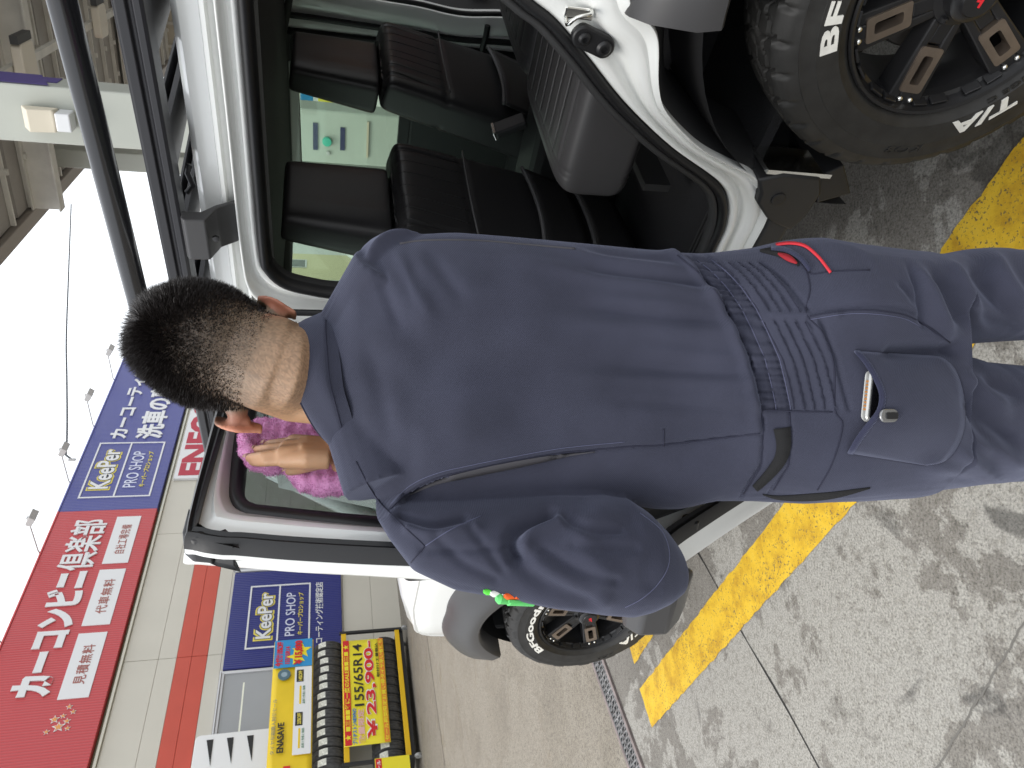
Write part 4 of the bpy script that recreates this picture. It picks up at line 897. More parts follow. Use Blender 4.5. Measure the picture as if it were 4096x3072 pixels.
# dashboard
db=MB(); db.prism([(1.70,.80),(1.66,.98),(1.72,1.08),(2.02,1.12),(2.02,.6),(1.8,.6)],-.66,.66,'y'); db.build('dashboard',M_TRIM,car,bevel=.02,smooth='auto')
MB().tube([(1.50+.045*math.cos(a)*.4,-.38+.185*math.cos(a),1.0+.185*math.sin(a)) for a in np.linspace(0,2*math.pi,40,endpoint=False)],.014,8,closed=True).build('steering_wheel',M_LEA,car,smooth=True)
# far side of the body: door sheets with window openings, pillar, seals
Yf=-.70
MB().box((.93,Yf-.03,.53),(1.92,Yf,1.14)).build('far_front_door',M_TRIM,car,bevel=.01)
ft=MB(); o_=[(.93,1.14),(1.90,1.14),(1.62,1.60),(.93,1.61)]; i_=[(1.0,1.18),(1.78,1.18),(1.575,1.552),(1.0,1.558)]
ft.add([(x,Yf,z) for x,z in o_]+[(x,Yf,z) for x,z in i_]+[(x,Yf-.03,z) for x,z in i_]+[(x,Yf-.03,z) for x,z in o_],[(k,(k+1)%4,4+(k+1)%4,4+k) for k in range(4)]+[(4+k,4+(k+1)%4,8+(k+1)%4,8+k) for k in range(4)]+[(8+k,8+(k+1)%4,12+(k+1)%4,12+k) for k in range(4)]); ft.build('far_window_frame',M_TRIM,car)
MB().box((1.02,Yf-.034,1.556),(1.56,Yf+.004,1.592)).build('far_frame_rail',M_PAINT,car,bevel=.006)
MB().add([(x,Yf-.015,z) for x,z in i_],[(0,1,2,3)]).build('far_window_glass',M_GLASS,car,solid=.004)
# far B-pillar with wavy pressed edge and two seals
def wav(z): return .018*math.exp(-((z-1.0)/.12)**2)-.02*smoothstep(1.2,1.6,z)
zz=np.linspace(.55,1.60,40); fp=MB()
fp.grid([[(s+wav(z)*q_,y,z) for z in zz] for s,y,q_ in ((.905,Yf+.01,0),(.88,Yf+.015,0),(.868,Yf+.006,.3),(.845,Yf+.004,.6),(.832,Yf+.018,1),(.80,Yf+.022,1),(.772,Yf+.010,1),(.760,Yf-.03,1))]); fpo=fp.build('far_pillar',M_PAINT,car,smooth='auto',angle=50)
for s,q_,r_ in ((.905,0,.014),(.858,.5,.011),(.755,1,.009)): MB().tube([(s+wav(z)*q_,Yf+.018,z) for z in zz],r_,8).build('far_seal',M_RUB,car,smooth=True)
MB().tube([(.80,Yf+.03,.90),(.84,Yf+.03,.90),(.90,Yf+.02,.905)],.011,6).build('door_check_strap',M_PLAS,car)
for z in (1.06,1.10): 
    q=MB(); q.lathe([(.010,.0),(.010,.008),(.005,.012),(.0005,.012)],12,'y',closed=False,M=Matrix.Translation((.88,Yf+.014,z))); q.build('pillar_bolt',M_CHROME,car,smooth='auto')
# far rear door standing open: card and frame seen edge-on
Mfd=Matrix.Translation((.84,Yf-.02,0))@Matrix.Rotation(math.radians(66),4,'Z')
MB().box((-.80,-.05,.60),(-.03,.0,1.16),Mfd).build('far_rear_door',M_TRIM,car,bevel=.012)
MB().box((-.62,-.01,.88),(-.15,.06,.95),Mfd).build('far_arm_rest',M_PLAS,car,bevel=.015)
# seat-belt ring, headliner ridge near the far rail
MB().tube([(-.0,Yf+.03,1.42),(.9,Yf+.03,1.602),(1.6,Yf+.04,1.602)],.012,8).build('far_roof_trim',M_HEAD,car,smooth=True)
MB().prism([(Yf,1.597),(Yf+.10,1.607),(Yf+.10,1.615),(Yf,1.62)],-.9,1.6,'x').build('far_cant_rail',M_HEAD,car)
MB().prism([(.66,1.575),(.56,1.60),(.56,1.615),(.66,1.62)],-.9,1.6,'x').build('near_cant_rail',M_HEAD,car)
MB().box((1.57,-.12,1.50),(1.60,.12,1.57)).build('rear_view_mirror',M_PLAS,car,bevel=.01)

# ------------------------------------------------------------------ roof rack
rail=MB(); pr=[(.690,1.736),(.742,1.736),(.745,1.742),(.745,1.752),(.738,1.755),(.738,1.760),(.745,1.763),(.745,1.778),(.740,1.783),(.690,1.783),(.686,1.772),(.686,1.748)]
rail.prism(pr,-.98,1.55,'x'); rr_=rail.build('roof_rack',M_BLK,car,bevel=.0015)
MB().prism([(-y,z) for y,z in pr],-.98,1.55,'x').build('far_rail',M_BLK,rr_)
for k in range(11):
    x=-.86+k*.225
    cbx=MB(); cbx.prism([(x-.05,1.742),(x+.05,1.742),(x+.05,1.752),(x+.012,1.755),(x+.012,1.762),(x+.05,1.765),(x+.05,1.770),(x-.05,1.770),(x-.05,1.765),(x-.012,1.762),(x-.012,1.755),(x-.05,1.752)],-.69,.69,'y'); cbx.build('cross_slat',M_BLK,rr_,bevel=.001)
    MB().box((x-.012,.664,1.748),(x+.012,.690,1.776)).build('slat_clip',M_BLK,rr_,bevel=.003)
tb=MB(); tb.tube([(-.95,.715,1.859),(.98,.715,1.859)],.0225,24); tb.build('side_tube',mat('gloss_black_tube',(.012,.012,.014),.22,coat=.3),rr_,smooth='auto')
for x in (-.80,.92): MB().box((x-.02,.700,1.78),(x+.02,.730,1.85)).build('tube_post',M_BLK,rr_,bevel=.004)
br=MB(); br.prism([(.757,1.735),(.765,1.728),(.762,1.690),(.722,1.672),(.70,1.640),(.690,1.640),(.712,1.676),(.735,1.70),(.735,1.735)],.594,.694,'x'); bro=br.build('gutter_bracket',M_FLARE,rr_,bevel=.003)
q=MB(); q.lathe([(.007,0),(.007,.006),(.0005,.007)],6,'y',closed=False,M=Matrix.Translation((.645,.750,1.676))); q.build('bracket_bolt',M_RUB,rr_)
for x in (-.55,1.35):
    c_=copy_part(bro,rr_,Matrix.Translation((x-.645,0,0)))
ho=MB().tube([(.60,.67,1.733),(.585,.665,1.72),(.56,.66,1.728),(.545,.655,1.722)],.006,6).build('strap_hook',M_BLK,rr_,smooth=True)
# ------------------------------------------------------------------ the man (seen from behind); stations measured on the photograph, each at its own distance
def at(x,y,Y):
    u=(3072-y-1536)/FPX; v=(x-2048)/FPX
    d_=np.array([u,_cp-v*_sp,-_sp-v*_cp]); return np.array([0,0,CAM_H])+d_*(Y/d_[1])
def px(P):
    q=np.asarray(P,float)-np.array([0,0,CAM_H]); zc=q[...,1]*_cp-q[...,2]*_sp
    return 2048-FPX*(q[...,1]*_sp+q[...,2]*_cp)/zc, 3072-(1536+FPX*q[...,0]/zc)
def remesh(mb,voxel,smooth_it=4,fac=.5):
    me=bpy.data.meshes.new('tmp'); me.from_pydata(mb.V,[],mb.F); me.validate(); fixn(me)
    o=bpy.data.objects.new('tmp',me); COL.objects.link(o)
    m=o.modifiers.new('r','REMESH'); m.mode='VOXEL'; m.voxel_size=voxel
    if smooth_it: s=o.modifiers.new('s','SMOOTH'); s.iterations=smooth_it; s.factor=fac
    dg=bpy.context.evaluated_depsgraph_get(); out=bpy.data.meshes.new_from_object(o.evaluated_get(dg)); bpy.data.objects.remove(o)
    return out
def getV(me):
    V=np.empty(len(me.vertices)*3); me.vertices.foreach_get('co',V); return V.reshape(-1,3)
def getN(me):
    N=np.empty(len(me.vertices)*3); me.vertices.foreach_get('normal',N); return N.reshape(-1,3)
def superring(cx,cy,z,a,b,n=2.5,K=48,tilt=0.):
    R=[]
    for k in range(K):
        t=2*math.pi*k/K; c,s=math.cos(t),math.sin(t)
        R.append((cx+a*math.copysign(abs(c)**(2/n),c), cy+b*math.copysign(abs(s)**(2/n),s), z))
    return R
YB=[(0.0,.83),(.3,.82),(.6,.80),(.7,.785),(.8,.79),(.85,.803),(.9,.825),(.95,.85),(1.0,.868),(1.1,.888),(1.2,.902),(1.3,.918),(1.38,.940),(1.43,.962),(1.466,.992),(1.50,1.03)]
TK=[(.6,.2),(.7,.22),(.8,.235),(.9,.22),(1.0,.2),(1.2,.205),(1.3,.2),(1.38,.18),(1.43,.16),(1.466,.14),(1.5,.10)]
RT=[(1290,1300),(1310,1262),(1343,1200),(1380,1105),(1430,1037),(1517,972),(1625,947),(1806,938),(2023,955),(2349,985),(2674,1017),(2787,1022),(2968,1001),(3098,970),(3206,960),(3351,983),(3568,1008),(3742,1021),(3857,998),(4096,983),(4600,990)]
LT=[(1290,1640),(1310,1690),(1423,1830),(1452,1925),(1495,1990),(1563,2040),(1735,2062),(2128,2040),(2540,2020),(2601,2032),(2688,2027),(2807,1998),(2970,1998),(3170,2008),(3315,1999),(3590,1988),(3713,1963),(3930,1934),(4096,1931),(4600,1925)]
suit=MB(); rings=[]
for z in np.r_[np.linspace(.655,1.36,44),np.linspace(1.375,1.485,14)]:
    Ys=float(interp(z,YB)+interp(z,TK)*.5); xr,_=px(np.array([0,Ys,z]))
    l=at(xr,float(interp(xr,LT)),Ys); r=at(xr,float(interp(xr,RT)),Ys)
    rings.append(superring((l[0]+r[0])/2,Ys,z,abs(r[0]-l[0])/2,float(interp(z,TK))*.5,2.7 if z<1.36 else 2.3))
suit.loft(rings)
# legs
RI=[(3500,1420),(3817,1385),(3930,1370),(4096,1385),(5200,1400)]; LI=[(3500,1400),(3828,1413),(3893,1445),(4096,1453),(5200,1460)]
for inn,out,sg_ in ((RI,RT,1),(LI,LT,-1)):
    rr_=[]
    for z in np.linspace(.10,.80,30):
        Ys=float(interp(z,YB))+.10; xr,_=px(np.array([0,Ys,max(z,.52)]))
        a_=at(xr,float(interp(xr,inn)),Ys); b_=at(xr,float(interp(xr,out)),Ys); cx=(a_[0]+b_[0])/2; hw=abs(a_[0]-b_[0])/2
        if z<.52: f=(z-.1)/.42; cx=cx+sg_*.012*(1-f); hw=hw*(.82+.18*f)
        rr_.append(superring(cx,Ys+.01,z,hw,.098 if z>.5 else .085,2.3))
    suit.loft(rr_)
# left sleeve (hangs, elbow drawn back): pairs of inner / outer edge, depth, half depth
SL=[(1600,1960,1500,2050,.985,.05),(1660,1975,1550,2135,.975,.056),(1740,1985,1640,2255,.96,.062),(1880,1985,1800,2330,.945,.066),(2080,1985,2000,2366,.925,.068),(2250,1985,2200,2402,.91,.070),(2420,1990,2380,2430,.90,.070),(2530,2008,2490,2440,.895,.068),(2598,2052,2560,2425,.895,.062),(2660,2115,2636,2395,.90,.052),(2700,2170,2692,2355,.905,.042),(2716,2225,2714,2305,.91,.03)]
rr_=[]
for xi,yi,xo,yo,Y,hd in SL:
    A=Vector(at(xi,yi,Y)); B=Vector(at(xo,yo,Y)); C=(A+B)/2; ax=(B-A)/2; dp_=Vector((.22,1,0)).normalized()*hd
    rr_.append([C+ax*math.copysign(abs(math.cos(t))**.9,math.cos(t))+dp_*math.copysign(abs(math.sin(t))**.9,math.sin(t)) for t in np.linspace(0,2*math.pi,36,endpoint=False)])
suit.loft(rr_)
# right sleeve reaching forward
RS=[(1620,1060,.985,.05),(1580,1090,1.03,.055),(1570,1130,1.09,.056),(1560,1190,1.15,.06),(1600,1290,1.20,.06)]
suit.tube([at(a,b,Y) for a,b,Y,_ in RS],[r for *_,r in RS],20)
# shoulder blend
suit.tube([at(1560,1080,1.0),at(1440,1300,1.04),at(1430,1600,1.04),at(1530,1950,.99)],[.05,.055,.055,.05],20)
me=remesh(suit,.003,10,.5)
V=getV(me); N=getN(me)
X,Yp=px(V)
view=V-np.array([0,0,CAM_H]); view/=np.linalg.norm(view,axis=1)[:,None]
facing=np.clip(-(N*view).sum(1)*2.2,0,1); back=(N[:,1]<.25)
D=np.zeros(len(V))
def seg(p0,p1,wd,amp,taper=.25):
    """soft ridge (amp>0) or valley along p0->p1 given in photo pixels"""
    global D
    a=np.array(p0,float); b=np.array(p1,float); ab=b-a; L2=ab@ab
    t=((X-a[0])*ab[0]+(Yp-a[1])*ab[1])/L2; d_=((X-a[0])*-ab[1]+(Yp-a[1])*ab[0])/math.sqrt(L2)
    D+=amp*np.exp(-(d_/wd)**2)*smoothstep(-taper,taper,t)*smoothstep(-taper,taper,1-t)
def poly(pts,wd,amp):
    """soft ridge along a polyline in photo pixels"""
    global D
    P=resample(pts,40); best=np.full(len(X),1e9)
    for k in range(len(P)-1):
        a,b=P[k],P[k+1]; ab=b-a; t=np.clip(((X-a[0])*ab[0]+(Yp-a[1])*ab[1])/(ab@ab+1e-9),0,1)
        best=np.minimum(best,np.hypot(X-a[0]-t*ab[0],Yp-a[1]-t*ab[1]))
    D+=amp*np.exp(-(best/wd)**2)
WST=[(900,2640),(1000,2690),(1037,2729),(1088,2794),(1150,2852),(1233,2910),(1320,2953),(1435,3004),(1537,3029),(1623,3047),(1717,3054),(1862,3047),(1963,2985),(2000,2960),(2100,2940)]
q=X-interp(Yp,WST)
ispants=(X>2600)
el=smoothstep(985,1010,Yp)*smoothstep(1655,1630,Yp)
ph=Yp/34+.8*np.sin(Yp/61)+.12*np.sin(q/40+Yp/40)
inb=smoothstep(-12,4,q)*smoothstep(122,108,q)
D+=el*inb*(.0016*np.sin(2*np.pi*ph)+.0005*np.sin(2*np.pi*ph*1.9+1))-.003*inb*el
for q0,a_,w_ in ((0,-.0042,7),(56,-.0022,7),(114,-.0030,7)): D+=el*a_*np.exp(-((q-q0)/w_)**2)
D+=.0045*np.exp(-((q+26)/24)**2)*smoothstep(985,1010,Yp)*smoothstep(1900,1600,Yp)      # cloth blousing over the elastic
flat_=smoothstep(1640,1660,Yp)*smoothstep(2010,1990,Yp)
for q0,a_ in ((0,-.0032),(108,-.0022)): D+=flat_*a_*np.exp(-((q-q0)/6)**2)
# stitched horizontal pleats below the elastic
for y0,y1 in ((1045,1250),(1282,1640)):
    m_=smoothstep(y0-8,y0+8,Yp)*smoothstep(y1+8,y1-8,Yp)
    hgt=330 if y0>1200 else 300
    in_=smoothstep(116,128,q)*smoothstep(hgt+6,hgt-10,q)
    sw_=np.mod(q+5*np.sin(Yp/90),41)/41
    D+=m_*in_*(.0022*(sw_**1.6)-.0008)
    D+=m_*-.003*np.exp(-((q-hgt-8)/9)**2)
poly([(3090,1262),(3200,1268),(3330,1272)],14,.003)
# gathers rising from the elastic
up=np.exp(np.clip(q,-2000,0)/230)*(q<6)*smoothstep(985,1030,Yp)
yy_=Yp+q*.16
D+=up*(.0032*np.sin(yy_/30+1.3*np.sin(yy_/95))+.0024*np.sin(yy_/17+.7)*np.exp(np.clip(q,-2000,0)/90))*smoothstep(1850,1500,Yp)
for p0,p1,w_,a_ in (((2780,1110),(2250,1000),26,.004),((2860,1190),(2150,1060),34,.004),((2900,1260),(2420,1180),30,.0038),((2945,1340),(2330,1290),34,.003),((2700,1060),(2350,1000),16,-.003),((2850,1150),(2350,1080),14,-.003),((2985,1440),(2600,1400),26,.0026),
    ((1500,1080),(1760,1330),60,.0035),((1560,1010),(1950,1150),60,.003),((1480,1330),(1680,1480),70,.003),((1450,1520),(1750,1850),80,.003),((1650,1000),(2300,1350),90,-.002),
    ((2000,1500),(2700,1620),120,.002),((1900,1750),(2600,1500),110,-.002),((1480,1400),(1560,1750),40,-.003),((1520,1100),(1600,1300),26,-.003),((1600,1040),(1720,1250),26,.003),((1700,1000),(1850,1200),30,-.0028),((2300,1500),(2900,1530),30,.0022),((2450,1600),(2980,1640),26,-.0022),((2350,1230),(2880,1280),24,-.003),((2550,1480),(2990,1500),18,-.0026)): seg(p0,p1,w_,a_)
# shoulder blades and spine hollow
for cx,cy,sx,sy,a_ in ((1850,1180,260,150,.006),(1850,1720,260,150,.006),(2200,1460,600,90,-.005),(3480,1215,230,150,.016),(3520,1690,240,170,.014)):
    D+=a_*np.exp(-((X-cx)/sx)**2-((Yp-cy)/sy)**2)
# vent seam on the left of the back
VT=[(1540,2060),(1555,2046),(1640,1965),(1750,1915),(1900,1880),(2050,1850),(2250,1815),(2500,1790),(2650,1782),(2800,1765),(3050,1735)]
dv=Yp-interp(X,VT); op=smoothstep(1560,1640,X)*smoothstep(2420,2150,X); rng=smoothstep(1545,1570,X)*smoothstep(3050,3040,X)
D+=rng*(op*(.0028*np.exp(-(dv/40)**2)*(dv<0)-.0085*np.exp(-dv/70)*(dv>=0)*(dv<400))+(1-op)*-.0018*np.exp(-(dv/6)**2))
# trousers: seams and folds
poly([(3240,1265),(3420,1240),(3600,1255),(3700,1300),(3800,1370)],10,-.0022)
poly([(3560,1420),(3700,1405),(3815,1398)],34,-.013)
for p0,p1,w_,a_ in (((3650,1100),(3800,1340),30,.007),((3620,1085),(3680,1290),18,-.006),((3720,1110),(3860,1300),26,-.006),((3790,1060),(3930,1290),30,.008),((3880,1040),(4040,1260),30,-.007),((3960,1010),(4096,1230),36,.008),((3560,1150),(3640,1230),18,-.004),((3850,1240),(4090,1330),30,-.006),
    ((3860,1500),(4030,1640),34,.007),((3900,1640),(4060,1770),30,-.006),((3840,1560),(3960,1800),30,-.005),((3900,1760),(4090,1860),36,.007),((3950,1520),(4096,1580),26,-.005),((3820,1800),(4000,1930),30,.006),((3780,1900),(3990,1960),24,-.005),((3700,1840),(3850,1930),40,.005)): seg(p0,p1,w_,a_)
# sleeve folds
for pts,w_,a_ in (([(2195,2050),(2090,2095),(2045,2160),(2060,2230)],26,-.012),([(2230,2080),(2130,2130),(2100,2180)],30,.007),([(1600,2060),(1720,2105),(1850,2075)],18,-.007),([(1640,2110),(1760,2140),(1900,2110)],26,.005),([(2400,2060),(2330,2160),(2420,2300)],60,.006),([(1690,2200),(1900,2200),(2050,2180)],16,-.0025),([(2060,2230),(2180,2330),(2350,2390)],40,-.005),([(2150,2260),(2300,2340),(2420,2400)],36,.004),([(2520,2080),(2600,2180),(2600,2330)],40,-.003),([(1750,2150),(1850,2250),(1980,2320)],22,-.003),([(1880,2110),(1950,2200),(2010,2290)],20,-.0028),([(2260,2060),(2350,2120),(2480,2120)],20,-.004),([(2300,2180),(2420,2200),(2540,2190)],24,-.003),([(2180,2200),(2290,2270),(2460,2320)],20,-.003)):
    poly(pts,w_,a_)
rg_=np.random.default_rng(5)
for k in range(26):        # faint irregular unevenness of worn cloth
    fx,fy=rg_.uniform(.004,.012),rg_.uniform(.004,.014); D+=.00042*np.sin(X*fx*rg_.choice([-1,1])+Yp*fy+rg_.uniform(0,6))
onb=facing*back
V+=N*(D*1.55*onb)[:,None]
me.vertices.foreach_set('co',V.ravel()); me.update()
BVH=BVHTree.FromPolygons([tuple(v) for v in V],[tuple(p.vertices) for p in me.polygons])
CO=Vector((0,0,CAM_H))
def hit(x,y,lift=0.,default=.95):
    p=Vector(at(x,y,1.)); d_=(p-CO).normalized(); h=BVH.ray_cast(CO,d_)
    if h[0] is None: return None
    return h[0]-d_*lift if lift else h[0]

def cloth(name,rgb,weave=900,sc=1.):
    m=bpy.data.materials.new(name); m.use_nodes=True; N_=m.node_tree.nodes; L=m.node_tree.links; p=N_['Principled BSDF']
    p.inputs['Roughness'].default_value=.85; p.inputs['Sheen Weight'].default_value=.25; p.inputs['Sheen Roughness'].default_value=.5; p.inputs['Sheen Tint'].default_value=(.6,.65,.9,1); p.inputs['Specular IOR Level'].default_value=.25
    t=N_.new('ShaderNodeTexCoord'); mp=N_.new('ShaderNodeMapping'); L.new(t.outputs['Object'],mp.inputs['Vector']); mp.inputs['Rotation'].default_value=(0,math.radians(50),0)
    wv=N_.new('ShaderNodeTexWave'); wv.inputs['Scale'].default_value=150; wv.inputs['Distortion'].default_value=1.5; wv.inputs['Detail'].default_value=2; L.new(mp.outputs['Vector'],wv.inputs['Vector'])
    n=N_.new('ShaderNodeTexNoise'); n.inputs['Scale'].default_value=14; n.inputs['Detail'].default_value=6; L.new(t.outputs['Object'],n.inputs['Vector'])
    n2=N_.new('ShaderNodeTexNoise'); n2.inputs['Scale'].default_value=700; n2.inputs['Detail'].default_value=2; L.new(t.outputs['Object'],n2.inputs['Vector'])
    r=N_.new('ShaderNodeValToRGB'); r.color_ramp.elements[0].position=.3; r.color_ramp.elements[1].position=.72; r.color_ramp.elements[0].color=(*[c*.86 for c in rgb],1); r.color_ramp.elements[1].color=(*[c*1.13 for c in rgb],1); L.new(n.outputs['Fac'],r.inputs['Fac'])
    r2=N_.new('ShaderNodeValToRGB'); r2.color_ramp.elements[0].color=(.8,.8,.8,1); r2.color_ramp.elements[1].color=(1.2,1.2,1.2,1); L.new(n2.outputs['Fac'],r2.inputs['Fac'])
    mx=N_.new('ShaderNodeMix'); mx.data_type='RGBA'; mx.blend_type='MULTIPLY'; mx.inputs[0].default_value=1.; L.new(r.outputs['Color'],mx.inputs[6]); L.new(r2.outputs['Color'],mx.inputs[7]); L.new(mx.outputs[2],p.inputs['Base Color'])
    ad=N_.new('ShaderNodeMath'); ad.operation='ADD'; L.new(wv.outputs['Fac'],ad.inputs[0]); L.new(n2.outputs['Fac'],ad.inputs[1])
    b=N_.new('ShaderNodeBump'); b.inputs['Strength'].default_value=.35; b.inputs['Distance'].default_value=.0008; L.new(ad.outputs[0],b.inputs['Height']); L.new(b.outputs['Normal'],p.inputs['Normal'])
    return m
M_SUIT=cloth('navy_coverall_twill',(.033,.035,.055)); M_SUITD=cloth('dark_navy_twill',(.026,.028,.055)); M_SEAM=mat('navy_seam_thread',(.014,.015,.032),.8); M_THR=mat('pale_navy_thread',(.085,.09,.15),.8)
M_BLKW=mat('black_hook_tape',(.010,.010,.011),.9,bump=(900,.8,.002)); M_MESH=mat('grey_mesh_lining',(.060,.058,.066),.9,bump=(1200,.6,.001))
base=at(3800,1460,.84)
MP=Matrix.Translation((base[0],.9,0.))
person=thing('person','man in a navy coverall, seen from behind, wiping the open car door','person',MP)
MPI=MP.inverted()
def place(o): o.parent=person; o.matrix_parent_inverse=MPI; return o
suit_o=place(link('coverall',me,M_SUIT,None,True))
def sub(o,par=None):
    o.parent=par or suit_o; return o
def ribbon(name,pts,w_,material,lift=.0012,n=None,taper=False,par=None,th=.0012):
    """strip of cloth or tape lying on the coverall along a line"""
    n=n or max(8,int(np.sum(np.hypot(*np.diff(np.array(pts,float),axis=0).T))/22)); P=resample(pts,n); A=[];B=[]
    for i in range(n):
        t=P[min(i+1,n-1)]-P[max(i-1,0)]; t/=np.linalg.norm(t)+1e-9; nn=np.array([-t[1],t[0]]); ww=w_(i/(n-1)) if callable(w_) else w_
        a=hit(*(P[i]+nn*ww),lift); b=hit(*(P[i]-nn*ww),lift)
        if a is None or b is None or (a-b).length>.08: continue
        A.append(a); B.append(b)
    if len(A)<2: return None
    m=MB(); m.grid([A,B]); return sub(m.build(name,material,None,smooth=True,solid=th),par)
def seam(pts,r=.0009,material=None,lift=.0004,name='seam',n=None):
    n=n or max(8,int(np.sum(np.hypot(*np.diff(np.array(pts,float),axis=0).T))/18)); P=[hit(a,b,lift) for a,b in resample(pts,n)]; P=[p for p in P if p is not None]
    runs=[[]]
    for p in P:
        if runs[-1] and (p-runs[-1][-1]).length>.035: runs.append([])
        runs[-1].append(p)
    run=max(runs,key=len)
    if len(run)>3: sub(MB().tube(run,r,6).build(name,material or M_SEAM,None,smooth=True))
yoke=[(1424,1846),(1470,1935),(1520,2010),(1556,2047),(1610,2105),(1690,2165),(1640,2240)]
seam([(1424,1846),(1470,1935),(1520,2010),(1556,2047),(1620,2110),(1700,2185)])
seam([(1700,2185),(1660,2230),(1635,2262)]); seam([(1700,2185),(1800,2120),(1930,2060)],.0006,M_THR)
vt=[(x,float(interp(x,VT))) for x in (1562,1640,1750,1900,2050,2250,2500,2650,2800,3040)]
seam([(a,b-3) for a,b in vt],.0011)
seam([(a,b-22) for a,b in vt[:7]],.0005,M_THR,name='stitching')
ribbon('vent_mesh',[(1640,1979),(1750,1930),(1900,1893),(2050,1862),(2250,1824),(2380,1808)],lambda t: 2+11*math.sin(math.pi*min(1,t*1.05)),M_MESH,.0035,n=40)
seam([(2655,1715),(2655,1785)],.0008)
seam([(1600,975),(1700,962),(1900,962),(2100,978),(2300,995)],.0016,M_MESH)
seam([(float(interp(y,WST))-1,y) for y in np.linspace(1020,1975,40)],.0010)
for q0 in (56,114): seam([(float(interp(y,WST))+q0,y) for y in np.linspace(1040,1640,30)],.0006,M_THR,name='stitching')
seam([(float(interp(y,WST))+108,y) for y in np.linspace(1650,1960,16)],.0009)
for y0,y1,h_ in ((1050,1248,300),(1288,1636,330)):
    for q0 in np.arange(128,h_,41): seam([(float(interp(y,WST))+q0-4-5*math.sin(y/90),y) for y in np.linspace(y0,y1,18)],.00065,name='pleat_shade_line')  # dark tubes along the pleat valleys, crease shade put in as colour
seam([(3050,1640),(3165,1645),(3330,1648)],.0009)
seam([(3240,1265),(3420,1240),(3600,1255),(3700,1300),(3800,1370)],.0010); seam([(3240,1278),(3420,1254),(3600,1270),(3690,1312)],.0005,M_THR,name='stitching')
seam([(3215,1050),(3240,1150),(3225,1255),(3290,1330),(3335,1460),(3340,1640),(3370,1700),(3330,1850),(3270,1960)],.0009)
# sleeve hem stitching
seam([(2560,2052),(2640,2115),(2675,2190),(2672,2270),(2625,2345),(2560,2400),(2500,2430)],.0006,M_THR,name='stitching')
# hook tape tab on the waistband
tp=ribbon('hook_tape',[(3128,1712),(3135,1780),(3120,1840),(3075,1900),(3020,1955)],lambda t: 34-20*t,M_BLKW,.003,n=26,th=.002)
# right hip pocket: red piped edge, red and blue things inside it
ribbon('pocket_edge',[(3085,990),(3150,1000),(3205,1035),(3240,1080)],9,M_SUITD,.006)
ribbon('red_piping',[(3103,978),(3163,972),(3221,984),(3271,1025),(3300,1060),(3322,1090)],5.5,mat('red_tape',(.62,.03,.045),.6),.0035,n=24)
ribbon('pocket_opening',[(3040,1002),(3110,1008),(3170,1035),(3195,1062)],lambda t:4+13*math.sin(math.pi*t),M_BLKW,.002,n=20)
ribbon('red_lining',[(3112,1014),(3150,1030),(3188,1053)],lambda t:3+9*math.sin(math.pi*t),mat('red_lining_cloth',(.30,.012,.02),.8),.004,n=12)
ribbon('blue_lining',[(3085,996),(3120,992),(3152,996)],lambda t:3+5*math.sin(math.pi*t),mat('blue_lining_cloth',(.03,.04,.32),.8),.005,n=10)
seam([(3205,1050),(3240,1095),(3330,1085),(3480,1080)],.0009)
# left hip pocket bag standing open
ribbon('side_pocket_edge',[(3052,1978),(3130,1992),(3310,1984),(3480,1952)],lambda t:2+12*math.sin(math.pi*t),M_BLKW,.0015,n=24)  # black ribbon as the dark edge of the side pocket
OPN=[(3420,1405),(3462,1455),(3500,1520),(3522,1580),(3512,1640),(3475,1690),(3430,1750),(3395,1812)]
BOT=[(3760,1425),(3815,1470),(3850,1560),(3860,1660),(3850,1740),(3815,1810),(3770,1850),(3700,1862)]
A=resample(OPN,22); B=resample(BOT,22); rows_=[]
for k,f in enumerate(np.linspace(0,1,14)):
    row=[]
    for i in range(22):
        p_=A[i]*(1-f)+B[i]*f; ed=math.sin(math.pi*i/21); row.append(hit(*p_,.0024+(.020*(1-f)**1.3)*ed**.42))
    rows_.append(row)
if all(p is not None for r in rows_ for p in r):
    m=MB(); m.grid(rows_); pocket=sub(m.build('hip_pocket',M_SUIT,None,smooth=True,solid=.0015))
    hm=MB(); hm.grid([rows_[0],[a.lerp(b,.75) for a,b in zip(rows_[0],rows_[1])]]); sub(hm.build('pocket_hem',M_SUITD,None,smooth=True,solid=.003))
    sub(MB().tube(rows_[0],.0016,6).build('pocket_rim',M_SUITD,None,smooth=True))
    sub(MB().tube([r[0] for r in rows_],.0010,6).build('seam',M_SEAM,None,smooth=True)); sub(MB().tube([r[-1] for r in rows_],.0010,6).build('seam',M_SEAM,None,smooth=True))
    sub(MB().tube(rows_[-1],.0009,6).build('seam',M_SEAM,None,smooth=True))
